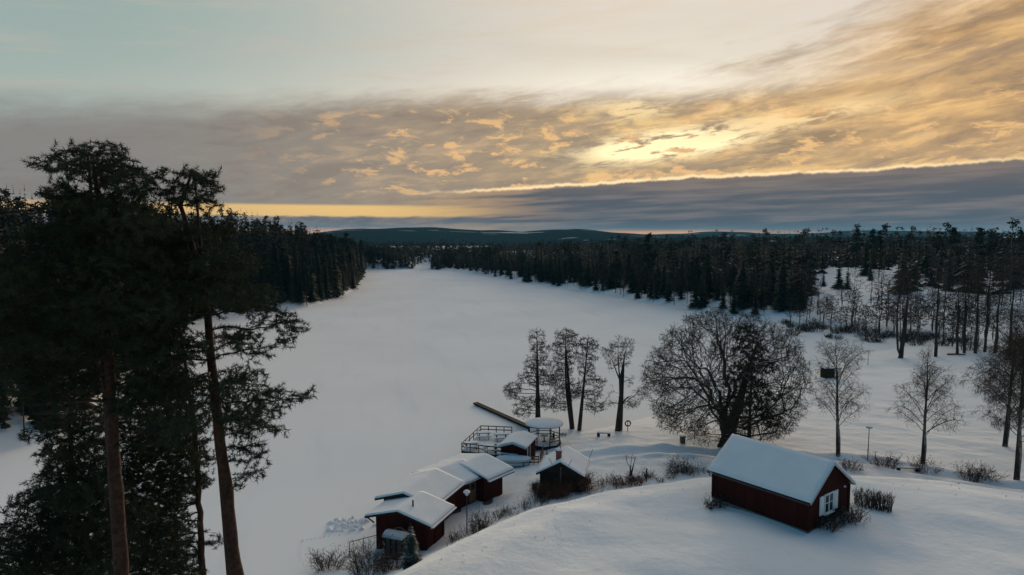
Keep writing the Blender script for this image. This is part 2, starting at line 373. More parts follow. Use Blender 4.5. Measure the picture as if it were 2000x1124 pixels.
def height(P):
    P = np.atleast_2d(np.asarray(P, float)); x, y = P[:, 0], P[:, 1]
    d = lake_dist(P)
    z = np.where(d < 0, np.maximum(-2.0, d * 0.35), 0.05 + 1.05 * (1 - np.exp(-np.maximum(d, 0) / 4.5)) + np.minimum(np.maximum(d, 0), 60) * 0.030)
    land = sstep(0, 12, d)
    # wooded hill on the west shore
    A = np.interp(y, [0, 60, 130, 230, 300, 400, 500, 700], [6, 11, 15, 15, 11.5, 6.5, 3, 2])
    west = sstep(-40, -72, x + 0.02 * (y - 240))
    z = z + west * A * sstep(2, 42, d) + west * 3.0 * sstep(0, 10, d)
    # rolling wooded ground on the east side
    east = sstep(20, 70, x + 0.28 * (y - 250)) * sstep(150, 190, y)
    z = z + east * (1.0 * sstep(0, 8, d) + 4.5 * sstep(15, 140, d))
    z = z + land * sstep(60, 200, np.hypot(x, y - 60)) * 0.9 * wav(P, 60, 0, 5)
    # far country settles back to lake level
    z = np.where(y > 660, np.where(d > 0, z * (1 - sstep(700, 980, y)) - 1.6 * sstep(760, 900, y) - 3.0 * sstep(1400, 1700, y), z), z)
    # the cottage knoll
    c = sdist(P, CREST)
    steep = 9.0 + 3.0 * sstep(8, 30, x)
    top = 6.02 + (0.13 * wav(P, 13, 6, 4) + 0.035 * wav(P, 4.5, 12, 6)) * sstep(0, 6, -c) - 0.012 * np.maximum(-c - 6, 0) * (x < 5)
    k = 1 - sstep(-1.5, 1, c / steep * 1.0 + 0.0)
    k = np.where(c < 0, 1 - 0.10 * sstep(-3.0, 0, c), 0.90 * (1 - sstep(-0.25, 1.0, c / steep)) / (1 - sstep(-0.25, 1.0, np.zeros_like(c)) + 1e-9))
    k = np.clip(k, 0, 1)
    z = np.where(k > 0, z * (1 - k) + top * k, z)
    near = (np.abs(x - 20) < 90) & (y < 170)
    z = z + np.where(near & (d > 1), 0.05 * wav(P, 7, 10, 5) * land + 0.03 * wav(P, 2.6, 15, 5) * sstep(0.2, 5, c), 0)
    # ploughed lanes
    for path, w, dep in ((PATH1, 1.05, 0.34), (PATH2, 1.3, 0.30)):
        pd = seg_dist(P, path, False)
        z = z - dep * (1 - sstep(w * 0.6, w * 1.3, pd)) * land + 0.13 * np.exp(-((pd - w * 1.75) / (w * 0.45)) ** 2) * land * (1 + 0.5 * wav(P, 3, 4, 4))
    return z
def hz(x, y): return float(height([(x, y)])[0])
def on(u, v):
    """ground point under a pixel of the survey"""
    z = 1.5
    for _ in range(14):
        p = at(u, v, z); z = 0.5 * z + 0.5 * max(hz(p[0], p[1]), 0.0)
    p = at(u, v, z); return float(p[0]), float(p[1]), max(hz(p[0], p[1]), 0.0)

def axis(segs):
    o = []
    for a, b, st in segs: o.append(np.arange(a, b, st))
    return np.concatenate(o + [[segs[-1][1]]])
xs = axis([(-9000, -1200, 900), (-1200, -240, 40), (-240, -110, 8), (-110, -24, 3), (-24, 62, 0.42), (62, 130, 2.2), (130, 300, 8), (300, 1200, 45), (1200, 9000, 900)])
ys = axis([(-400, -40, 40), (-40, 34, 3), (34, 100, 0.42), (100, 190, 2.2), (190, 560, 6), (560, 900, 14), (900, 2600, 80), (2600, 12000, 900)])
gx, gy = np.meshgrid(xs, ys); P = np.stack([gx.ravel(), gy.ravel()], 1)
zz = height(P)
nx, ny = len(xs), len(ys); ii = np.arange(nx * ny).reshape(ny, nx)
F = np.stack([ii[:-1, :-1], ii[:-1, 1:], ii[1:, 1:], ii[1:, :-1]], -1).reshape(-1, 4)
link('ground', mesh_np('ground', np.column_stack([P, zz]), F, M['snow'], True), kind='structure', label='snow-covered ground with shore, knoll and wooded slopes')
# frozen lake: one level sheet, the shore rises out of it
lx = axis([(-700, -100, 60), (-100, 130, 6), (130, 700, 60)]); ly = axis([(-100, 30, 20), (30, 700, 8), (700, 2200, 100)])
gx, gy = np.meshgrid(lx, ly); nx, ny = len(lx), len(ly); ii = np.arange(nx * ny).reshape(ny, nx)
F = np.stack([ii[:-1, :-1], ii[:-1, 1:], ii[1:, 1:], ii[1:, :-1]], -1).reshape(-1, 4)
Pl = np.stack([gx.ravel(), gy.ravel()], 1)
link('frozen_lake', mesh_np('frozen_lake', np.column_stack([Pl, 0.0 * Pl[:, 0] + 0.012 * wav(Pl, 30, 2, 5)]), F, M['lake'], True), kind='structure', label='frozen lake under an even sheet of snow')

# far wooded hills across the big lake
def hills_mat():
    m, n, b = new_mat('far_wooded_hill', 0.95, 0.0)
    s = n.nodes.new('ShaderNodeSeparateXYZ'); n.links.new(geo(n).k, s.inputs[0])
    t = noise(n, xyz(n, X(n, s.outputs[0]) * 0.0016, X(n, s.outputs[1]) * 0.0035, 4.2), 2.0, 4, 0.55)
    t2 = noise(n, geo(n), 0.012, 4)
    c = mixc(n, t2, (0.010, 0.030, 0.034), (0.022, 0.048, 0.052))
    c = mixc(n, t.sm(0.640, 0.655), c, (0.6, 0.62, 0.64))
    n.links.new(c.k, b.inputs['Base Color']); return m
M['hills'] = hills_mat()
def hill_range(name, y0, y1, yp, prof, label, seed):
    """prof: (u pixel, v pixel) skyline surveyed for the middle distance of the range"""
    ym = yp; sp = (yp - y0) / (y1 - y0)
    hx = [(u - 1000) / FPX * ym for u, v in prof]; hz_ = [CAMZ + (458 - v) / FPX * ym for u, v in prof]
    X0, X1 = hx[0], hx[-1]; nx_, ny_ = (160, 14) if y0 > 1000 else (320, 40)
    gx, gy = np.meshgrid(np.linspace(X0, X1, nx_), np.linspace(y0, y1, ny_)); Q = np.stack([gx.ravel(), gy.ravel()], 1)
    s = (Q[:, 1] - y0) / (y1 - y0); env = np.where(s < sp, np.sin(np.clip(s / sp, 0, 1) * pi / 2) ** 0.85, np.cos(np.clip((s - sp) / (1 - sp), 0, 1) * pi / 2))
    z = np.interp(Q[:, 0] * ym / (ym), hx, hz_) * env + env * ((5 if y0 > 1000 else 0) * wav(Q, 700, seed, 5) + (2.0 if y0 > 1000 else .8) * wav(Q, 160 if y0 > 1000 else 50, seed + 3, 5)) - 3
    ii = np.arange(nx_ * ny_).reshape(ny_, nx_); F = np.stack([ii[:-1, :-1], ii[:-1, 1:], ii[1:, 1:], ii[1:, :-1]], -1).reshape(-1, 4)
    link(name, mesh_np(name, np.column_stack([Q, z]), F, M['hills'], True), kind='structure', label=label)
hill_range('hills', 930, 1430, 1150, [(-400, 466), (300, 466), (640, 474), (720, 480), (762, 486), (785, 500), (858, 500), (885, 488), (930, 481), (1000, 475), (1100, 468), (1300, 462), (1700, 460), (2100, 458), (2800, 458)], 'low wooded rise behind the forest with a gap where the far lake shows', 5)
hill_range('hills', 1480, 4500, 3000, [(560, 470), (640, 466), (690, 455), (740, 446), (800, 444), (880, 446), (950, 450), (1020, 454), (1070, 448), (1110, 448), (1170, 453), (1250, 458), (1400, 462), (1500, 468)], 'blue wooded hill across the far lake', 1)
hill_range('hills', 3600, 6200, 4900, [(1000, 462), (1150, 457), (1300, 457), (1400, 453), (1480, 456), (1600, 456), (1660, 452), (1720, 449), (1800, 452), (1900, 455), (2100, 452), (2400, 455)], 'low blue hills on the horizon behind the right-hand forest', 9)

# ------------------------------------------------------------------ growing trees
def nrm(v): return v / (np.linalg.norm(v, axis=-1, keepdims=True) + 1e-9)
def grow(trunk, attr, step, infl, kill, rng, up=0.05, maxit=140, jit=0.18, inertia=0.35):
    """space colonisation: returns node positions and parents, starting from the trunk polyline"""
    if isinstance(trunk, tuple): pos, par = np.asarray(trunk[0], float), list(trunk[1])
    else: pos = np.asarray(trunk, float); par = list(range(-1, len(trunk) - 1))
    n = len(pos); dirs = nrm(pos - pos[np.maximum(par, 0)]); dirs[0] = (0, 0, 1)
    A = np.asarray(attr, float); best = np.full(len(A), 1e9); bi = np.zeros(len(A), int)
    def upd(start):
        Q = pos[start:]
        for c in range(0, len(A), 1500):
            d = np.linalg.norm(A[c:c + 1500, None] - Q[None], axis=2); j = d.argmin(1); m = d[np.arange(len(j)), j]
            k = m < best[c:c + 1500]; best[c:c + 1500][k] = m[k]; bi[c:c + 1500][k] = j[k] + start
    upd(0); kids = np.zeros(n, int)
    for it in range(maxit):
        alive = best > kill; A = A[alive]; best = best[alive]; bi = bi[alive]
        if not len(A): break
        use = best < (infl if it > 0 else 1e9)
        if not use.any(): break
        dv = nrm(A[use] - pos[bi[use]]); acc = np.zeros((len(pos), 3)); np.add.at(acc, bi[use], dv)
        src = np.unique(bi[use])
        src = src[kids[src] < 3]
        if not len(src): break
        d = nrm(nrm(acc[src]) + inertia * dirs[src] + rng.normal(0, jit, (len(src), 3)) + np.array([0, 0, up]))
        new = pos[src] + d * step * rng.uniform(0.8, 1.2, (len(src), 1))
        kids[src] += 1
        s = len(pos); pos = np.vstack([pos, new]); dirs = np.vstack([dirs, d]); par += list(src); kids = np.concatenate([kids, np.zeros(len(new), int)])
        upd(s)
    return pos, np.array(par)
def radii(pos, par, r0, ex, rmax=None):
    n = len(pos); a = np.zeros(n); ch = np.zeros(n, int)
    for i in range(n - 1, 0, -1):
        if a[i] == 0: a[i] = r0 ** ex
        a[par[i]] += a[i]; ch[par[i]] += 1
    if a[0] == 0: a[0] = r0 ** ex
    r = a ** (1 / ex)
    if rmax: r = np.minimum(r, r * 0 + 1e9); r = r0 + (r - r0) * (rmax - r0) / max(r[0] - r0, 1e-6) if r[0] > 0 else r
    return r, ch
def sweep(pos, par, r, sides, sel):
    """tubes along every chain of the skeleton; sel(i) keeps the edge ending in node i"""
    n = len(pos); main = np.full(n, -1); kids = [[] for _ in range(n)]
    for i in range(1, n): kids[par[i]].append(i)
    for i in range(n):
        if kids[i]: main[i] = max(kids[i], key=lambda j: r[j])
    V = []; F3 = []; F4 = []; nv = 0
    ca = {k: np.array([(cos(2 * pi * j / k), sin(2 * pi * j / k)) for j in range(k)]) for k in (3, 4, 5, 6, 8, 10)}
    starts = [(0, -1)] if main[0] >= 0 else []
    for i in range(n):
        for j in kids[i]:
            if j != main[i]: starts.append((j, i))
    for j, p in starts:
        ch = [p, j] if p >= 0 else [j]
        while main[ch[-1]] >= 0: ch.append(main[ch[-1]])
        ch = [c for q, c in enumerate(ch) if q == 0 or sel(c)] if p >= 0 else [c for c in ch if c == 0 or sel(c)]
        if len(ch) < 2: continue
        pts = pos[ch]; rr = r[ch].copy()
        if p >= 0: rr[0] = rr[1]
        k = sides(rr[0]); tg = nrm(np.vstack([pts[1] - pts[0], pts[2:] - pts[:-2], pts[-1] - pts[-2]]))
        u = np.where(np.abs(tg[:, 2:3]) < 0.9, np.array([[0, 0, 1.0]]), np.array([[1.0, 0, 0]])); a = nrm(np.cross(tg, u)); b = np.cross(a, tg)
        m = len(ch); rr[-1] *= 0.6
        ring = pts[:, None] + rr[:, None, None] * (a[:, None] * ca[k][None, :, :1] + b[:, None] * ca[k][None, :, 1:])
        V.append(ring.reshape(-1, 3)); q = np.arange(m * k).reshape(m, k) + nv; nv += m * k
        F4.append(np.stack([q[:-1], np.roll(q, -1, 1)[:-1], np.roll(q, -1, 1)[1:], q[1:]], -1).reshape(-1, 4))
    if not V: return np.zeros((0, 3)), np.zeros((0, 4), int)
    return np.vstack(V), np.vstack(F4)
def blades(base, d, L, w, rng):
    """thin tapering triangles from base along d"""
    n = len(base); s = nrm(np.cross(d, rng.normal(size=(n, 3)))) * np.reshape(w, (-1, 1)) / 2
    V = np.stack([base - s, base + s, base + d * np.reshape(L, (-1, 1))], 1).reshape(-1, 3)
    return V, np.arange(3 * n).reshape(-1, 3)
def ell(c, r, n, rng, shell=0.0):
    """points filling an ellipsoid; shell > 0 prefers the outside"""
    v = nrm(rng.normal(size=(n, 3))); q = rng.uniform(shell, 1, n) ** (1 / 3 if shell == 0 else 0.6)
    return np.array(c) + v * q[:, None] * np.array(r)
def skeleton(trunk, limbs, seg=0.45):
    """trunk polyline plus main limbs (index on trunk, list of offsets), as one node tree"""
    pos = [np.array(p, float) for p in trunk]; par = list(range(-1, len(trunk) - 1))
    for i, pts in limbs:
        prev = i; p0 = pos[i]
        for a in pts:
            q = p0 + np.array(a, float); d = q - pos[prev]; m = max(1, int(np.linalg.norm(d) / seg)); b = pos[prev].copy()
            for k in range(1, m + 1): pos.append(b + d * k / m); par.append(prev); prev = len(pos) - 1
    return np.array(pos), par
def bare_tree(name, base, trunk, attr, rng, label, cat='tree', group=None, step=0.35, infl=3.0, kill=0.5, r0=0.012, ex=2.25, rbase=0.3,
              split=0.07, twigs=3, twL=0.55, tww=0.022, droop=0.0, bark='bark', twig='twig', up=0.05, jit=0.2, maxit=140, rtip=0.011, sub=2, tap=0.85, cap=None):
    """a leafless tree: trunk with its limbs, and a crown of branches and twigs. coordinates are relative to base"""
    pos, par = grow(trunk, attr, step, infl, kill, rng, up, maxit, jit)
    r, ch = radii(pos, par, r0, ex)
    pw = max(1.0, math.log(rbase / rtip) / math.log(r[0] / r.min())); r = rbase * (r / r[0]) ** pw
    seg = np.linalg.norm(pos - pos[np.maximum(par, 0)], axis=1); rem = np.zeros(len(pos))
    for i in range(len(pos) - 1, 0, -1): rem[par[i]] = max(rem[par[i]], rem[i] + seg[i])
    r = np.maximum(np.minimum(r, rbase * (rem / rem[0]) ** tap), rtip * .8)
    if cap: r = np.where(np.arange(len(pos)) >= cap[0], np.minimum(r, cap[1] * np.clip(rem / (rem[0] * .55), 0, 1) ** .8 + .012), r)
    h = pos[:, 2]; r = r * (1 + 0.5 * np.exp(-np.maximum(h, 0) / 0.5) * (np.arange(len(pos)) < 6))
    root = empty(name, base, label=label, cat=cat, group=group)
    big = r > split
    V, F = sweep(pos, par, r, lambda x: 8 if x > 0.12 else 6, lambda i: big[i])
    link('trunk', mesh_np('trunk', V, F, M[bark], True), root)
    V, F = sweep(pos, par, r, lambda x: 4 if x > 0.04 else 3, lambda i: not big[i])
    tips = np.where(~big & (r < 0.035))[0]
    tips = np.repeat(tips, twigs); d = nrm(pos[tips] - pos[par[tips]]); d = nrm(d + rng.normal(0, 0.55, d.shape) + np.array([0, 0, up - droop]))
    L1 = rng.uniform(0.4, 1.2, len(tips)) * twL
    V2, F2 = blades(pos[tips], d, L1, np.full(len(tips), tww), rng)
    k = np.repeat(np.arange(len(tips)), sub); b3 = pos[tips][k] + d[k] * (L1[k] * rng.uniform(.3, .95, len(k)))[:, None]
    d3 = nrm(d[k] * .6 + rng.normal(0, .6, (len(k), 3)) + np.array([0, 0, -droop * .6])); V3, F3 = blades(b3, d3, L1[k] * rng.uniform(.35, .75, len(k)), np.full(len(k), tww * .8), rng)
    link('crown', mesh_np('crown', np.vstack([V, V2, V3]), [F, F2 + len(V), F3 + len(V) + len(V2)], M[twig]), root)
    return root

# ------------------------------------------------------------------ forest trees (prototypes)
def spruce_mesh(H, R, tiers, per, rng, snowy=False, wings=2):
    V = []; F = []; nv = 0
    for t in range(tiers):
        f = (t + rng.uniform(-.3, .3)) / tiers; z = H * (0.07 + 0.93 * max(f, 0)); rad = R * (1 - f) ** 0.85 * rng.uniform(0.8, 1.2) * 1.08 + 0.04
        a0 = rng.uniform(0, 6.28)
        for k in range(per):
            if rng.random() < 0.10: continue
            a = a0 + 2 * pi * k / per + rng.uniform(-.25, .25); L = rad * rng.uniform(0.65, 1.15); w = L * rng.uniform(0.32, 0.50) + 0.06
            dr = L * rng.uniform(0.25, 0.55); c, s = cos(a), sin(a)
            def q(x, y, zz): return (x * c - y * s, x * s + y * c, z + zz)
            if wings == 0:
                V += [q(0.02, 0, 0.14 * L), q(L * 0.6, w * 1.15, -dr * 0.8), q(L, 0, -dr * .8), q(L * 0.6, -w * 1.15, -dr * 0.8)]; F += [(nv, nv + 1, nv + 2), (nv, nv + 2, nv + 3)]; nv += 4; continue
            V += [q(0.02, 0, 0.12 * L), q(L * 0.55, w, -dr * 0.75), q(L, 0, -dr + 0.10 * L), q(L * 0.55, -w, -dr * 0.75), q(L * 0.5, 0, -dr * 0.25)]
            F += [(nv, nv + 1, nv + 4), (nv + 1, nv + 2, nv + 4), (nv + 2, nv + 3, nv + 4), (nv + 3, nv, nv + 4)]; nv += 5
            if wings == 2:   # ragged side sprays
                for sgn in (1, -1):
                    x0 = L * rng.uniform(.35, .75)
                    V += [q(x0, sgn * w * .5, -dr * .5), q(x0 + L * .18, sgn * w * .6, -dr * .6), q(x0 + L * .28, sgn * w * 1.5, -dr * rng.uniform(.7, 1.3))]
                    F += [(nv, nv + 1, nv + 2)]; nv += 3
    V += [(0.06, 0, H * .93), (-0.03, 0.05, H * .93), (-0.03, -0.05, H * .93), (0, 0, H * 1.03)]; F += [(nv, nv + 1, nv + 3), (nv + 1, nv + 2, nv + 3), (nv + 2, nv, nv + 3)]
    return np.array(V), np.array(F)
def pine_mesh(H, R, clumps, per, rng):
    V = []; n = 0; base = []; d = []; L = []; w = []
    for k in range(clumps):
        f = rng.uniform(0, 1) ** 0.8; z = H * (0.42 + 0.56 * f); rad = R * (1.0 - 0.75 * f ** 2) * rng.uniform(0.15, 1); a = rng.uniform(0, 6.28)
        c = np.array([rad * cos(a), rad * sin(a), z]); cr = R * rng.uniform(0.28, 0.5) * (1.1 - 0.4 * f)
        v = nrm(rng.normal(size=(per, 3)) * np.array([1, 1, 0.6]))
        base.append(c + v * cr * 0.25); d.append(v + np.array([0, 0, .15])); L.append(cr * rng.uniform(0.5, 1.1, per)); w.append(cr * rng.uniform(0.5, 0.85, per))
    return blades(np.vstack(base), np.vstack(d), np.concatenate(L), np.concatenate(w), rng)
def trunk_mesh(H, r, k, mat):
    b = MB(); b.tube([(0, 0, -0.6), (0, 0, H * 0.5), (0, 0, H * 0.97)], [r, r * 0.65, 0.03], k, False)
    me = bpy.data.meshes.new('trunk'); me.from_pydata(b.v, [], b.f); me.update(); me.materials.append(M[mat]); return me
def birch_meshes(H, R, rng, na=170):
    """small leafless tree for the middle distance: trunk mesh and twig mesh"""
    tr = [(0.15 * sin(z * 1.1), 0.12 * cos(z * .9) - .12, z) for z in np.linspace(-0.4, H * 0.93, 14)]
    z = rng.uniform(0.28, 1.0, na) ** 0.9; prof = np.sin(np.clip((z - .2) / .8, 0, 1) * pi) ** 0.7 * R + 0.2
    a = rng.uniform(0, 6.28, na); q = np.sqrt(rng.uniform(0, 1, na))
    A = np.stack([prof * q * np.cos(a), prof * q * np.sin(a), z * H], 1)
    pos, par = grow(tr, A, H * 0.045, H * 0.35, H * 0.05, rng, 0.25, 40, 0.15)
    r, ch = radii(pos, par, 0.02, 2.2); r = r * (0.08 + H * 0.003) / r[0] + 0.006; r = np.where(np.arange(len(pos)) < len(tr), np.minimum(r, (0.10 + H * .004) * (1.04 - np.clip(pos[:, 2] / H, 0, 1))), r * .7)
    V, F = sweep(pos, par, r, lambda x: 4, lambda i: i < len(tr)); t = mesh_np('trunk', V, F, M['birchbark'], True)
    V, F = sweep(pos, par, r, lambda x: 3, lambda i: i >= len(tr))
    tips = np.repeat(np.arange(len(tr), len(pos)), 11); d = nrm(nrm(pos[tips] - pos[par[tips]]) + rng.normal(0, .5, (len(tips), 3)) + np.array([0, 0, .25]))
    V2, F2 = blades(pos[tips], d, rng.uniform(.3, 1.1, len(tips)) * H * 0.085, np.full(len(tips), 0.04), rng)
    return t, mesh_np('crown', np.vstack([V, V2]), [F, F2 + len(V)], M['twig'])
prng = np.random.default_rng(11)
PROTO = {'spruce': [], 'pine': [], 'birch': []}
for H, R in ((17, 2.5), (19, 2.7), (14, 2.3), (21, 2.8), (16, 2.0), (12, 2.2)):
    V, F = spruce_mesh(H, R, int(H * 1.5), 7, prng); PROTO['spruce'].append((H, trunk_mesh(H, 0.17, 5, 'darkwood'), mesh_np('crown', V, F, M['spruce'])))
for H, R in ((18, 2.6), (20, 2.9), (16, 2.4), (19, 2.3)):
    V, F = pine_mesh(H, R, 44, 22, prng); PROTO['pine'].append((H, trunk_mesh(H, 0.19, 6, 'pinebark'), mesh_np('crown', V, F, M['spruce'])))
for H, R in ((15, 2.4), (13, 2.2), (17, 2.6), (9, 1.9), (7, 1.8)):
    t, c = birch_meshes(H, R, prng); PROTO['birch'].append((H, t, c))
LOW = [spruce_mesh(17, 2.6, 15, 6, prng, wings=0) for _ in range(3)] + [spruce_mesh(20, 2.7, 17, 6, prng, wings=0)] + [pine_mesh(18, 2.7, 22, 9, prng) for _ in range(3)]
LOW += [spruce_mesh(17, 2.9, 10, 5, prng, wings=0) for _ in range(2)] + [pine_mesh(18, 3.0, 14, 7, prng) for _ in range(2)]
for i, (V, F) in enumerate(LOW):
    b = MB(); b.tube([(0, 0, -.6), (0, 0, 15)], [0.2, 0.05], 3, False)
    q = np.array([t for f in b.f for t in ((f[0], f[1], f[2]), (f[0], f[2], f[3]))])
    LOW[i] = (np.vstack([V, b.v]), np.vstack([F, q + len(V)]))

def forest_tree(kind, idx, x, y, z, s, rot, label, group, cat='tree'):
    H, t, c = PROTO[kind][idx % len(PROTO[kind])]
    root = empty({'spruce': 'spruce_tree', 'pine': 'pine_tree', 'birch': 'birch_tree'}[kind], (x, y, z), rot, label=label, cat=cat, group=group)
    root.scale = (s * random.uniform(.9, 1.15), s * random.uniform(.9, 1.15), s)
    link('trunk', t, root); link('crown', c, root)
    return root

# scatter the woods
frng = np.random.default_rng(5)
def jgrid(x0, x1, y0, y1, st):
    gx, gy = np.meshgrid(np.arange(x0, x1, st), np.arange(y0, y1, st)); q = np.stack([gx.ravel(), gy.ravel()], 1)
    return q + frng.uniform(-.45, .45, q.shape) * st
def project(p3):
    q = p3 - np.array([0, 0, CAMZ]); w = q[:, 1] * cos(PITCH) - q[:, 2] * sin(PITCH); u = q[:, 1] * sin(PITCH) + q[:, 2] * cos(PITCH)
    return 1000 + FPX * q[:, 0] / w, 562 - FPX * u / w, w
FIELD = np.array([at(1592, 598, 3.2), at(1602, 545, 6), at(1660, 528, 8), at(1735, 533, 8), at(1740, 585, 4), at(1850, 592, 4), at(2080, 580, 5), at(2080, 645, 1.5), at(1860, 668, 1), at(1590, 628, 1.5)])[:, :2]
def woods():
    west_f = jgrid(-330, -55, 62, 520, 4.6); wf2 = jgrid(-160, -52, 62, 520, 3.6); wf2 = wf2[lake_dist(wf2) < 26]; west_f = np.vstack([west_f, wf2])
    far = np.vstack([jgrid(-300, -105, 500, 680, 4.6), jgrid(-105, -45, 505, 690, 3.1), jgrid(-45, 40, 500, 680, 4.6), jgrid(-420, 330, 680, 960, 7.5)])
    east = jgrid(-60, 460, 172, 640, 4.2)
    out = []
    for name, q in (('west', west_f), ('far', far), ('east', east)):
        d = lake_dist(q); x, y = q[:, 0], q[:, 1]
        if name == 'west':
            k = (d > 0.4) & (x < -50) & (d < 190) & (frng.random(len(q)) < np.where(d < 60, 0.95, 0.55))
        elif name == 'far':
            k = (d > 3) & (frng.random(len(q)) < np.where(y < 640, 0.9, 0.5)) & ~((y < 640) & (x > -20)) & ~((y < 520) & (x < -110))
        else:
            k = (d > 1.0) & (x + 0.40 * (y - 386) > 0) & (d < 400) & (frng.random(len(q)) < np.where(d < 60, 0.92, np.where(d < 160, 0.40, 0.26)))
            k &= ~inside(q, FIELD) & ~((y < 205) & (x > 60)) & (y - 0.25 * x > 148)
            k &= ~((y < 520) & (sdist(q, FIELD) < 2.5))
        q = q[k]; out.append((name, q, lake_dist(q)))
    return out
low_items = []; count = {'spruce': 0, 'pine': 0, 'birch': 0}
LBL = {('west', 'spruce'): 'dark spruce in the dense wood on the hill along the left shore', ('west', 'pine'): 'dark pine rising out of the wood on the left shore hill',
       ('west', 'birch'): 'bare pale-stemmed tree at the foot of the wooded left shore',
       ('east', 'spruce'): 'dark spruce in the wood along the right shore of the lake', ('east', 'pine'): 'round-topped pine in the wood along the right shore of the lake',
       ('east', 'birch'): 'bare grey-brown birch at the edge of the right shore wood',
       ('far', 'spruce'): 'small dark spruce at the far end of the lake', ('far', 'pine'): 'small dark pine at the far end of the lake', ('far', 'birch'): 'small bare tree at the far end of the lake'}
GRP = {'west': 'trees on the left shore hill', 'east': 'trees in the right shore wood', 'far': 'trees at the far end of the lake'}
cands = []
for name, q, d in woods():
    z = np.maximum(height(q), 0.05)
    u, v, w = project(np.column_stack([q, z + 9])); 
    for i in range(len(q)):
        if not (-60 < u[i] < 2060) or w[i] < 20: 
            if not (-250 < u[i] < 2250): continue
        x, y = q[i]
        rnd = frng.random()
        if name == 'west': kind = 'birch' if (d[i] < 9 and rnd < .16) else ('pine' if rnd < .34 else 'spruce')
        elif name == 'east': kind = 'birch' if rnd < (.34 if d[i] < 40 else .22) else ('pine' if rnd < .45 else 'spruce')
        else: kind = 'pine' if rnd < .4 else 'spruce'
        s = frng.uniform(.60, 1.14)
        if d[i] < 12: s *= frng.uniform(.66, 1.0)
        if name == 'far': s *= 0.56 if -98 < x * 600 / y < -64 else 0.62
        if name == 'east': s *= np.interp(y, [390, 540], [1.0, .68]) * (1.0 + 0.16 * min(max((x - 40) / 120, 0), 1))
        # how much of it the camera is likely to see: first rows along the shore and the near ones
        vis = (d[i] < 14) * 2 + (d[i] < 30) * 1 + 60 / max(w[i], 20)
        if not (-20 < u[i] < 2020): vis -= 5
        if name == 'west' and u[i] < 420: vis -= 1.6          # behind the tall pines in front
        cands.append((vis, name, kind, x, y, z[i], s, d[i], int(frng.integers(0, 100)), frng.uniform(0, 6.28)))
cands.sort(key=lambda c: -c[0])
MAXK = {'spruce': 300, 'pine': 170, 'birch': 120}
for vis, name, kind, x, y, z, s, dd, idx, rot in cands:
    if count[kind] < MAXK[kind] and vis > 0:
        count[kind] += 1; forest_tree(kind, idx, x, y, z, s, rot, LBL[(name, kind)], GRP[name])
    else: low_items.append((name, kind, x, y, z, s, idx, rot, dd))
def merged(items, name, label):
    if not items: return
    Vs = []; Fs = []; o = 0
    for (nm, kind, x, y, z, s, idx, rot, far_d) in items:
        V, F = LOW[(idx % 4) if kind != 'pine' else 4 + idx % 3] if far_d < 45 and nm != 'far' else LOW[(7 + idx % 2) if kind != 'pine' else 9 + idx % 2]
        c, sn = cos(rot), sin(rot); sx = s * (0.62 if kind == 'birch' else 1.0)
        Vs.append(np.stack([(V[:, 0] * c - V[:, 1] * sn) * sx + x, (V[:, 0] * sn + V[:, 1] * c) * sx + y, V[:, 2] * s * (0.85 if kind == 'birch' else 1) + z], 1)); Fs.append(F + o); o += len(V)
    link(name, mesh_np(name, np.vstack(Vs), np.vstack(Fs), M['forest']), kind='stuff', label=label, cat='forest')
merged([i for i in low_items if i[0] == 'west'], 'forest', 'dense dark conifer forest covering the hill behind the left shore')
merged([i for i in low_items if i[0] == 'east'], 'forest', 'dense dark conifer forest stretching back from the right shore')
merged([i for i in low_items if i[0] == 'far'], 'forest', 'distant dark forest beyond the far end of the lake')
print('TREES', count, 'low', len(low_items), sum(len(o.data.polygons) for o in COL.objects if o.name.startswith('forest')))


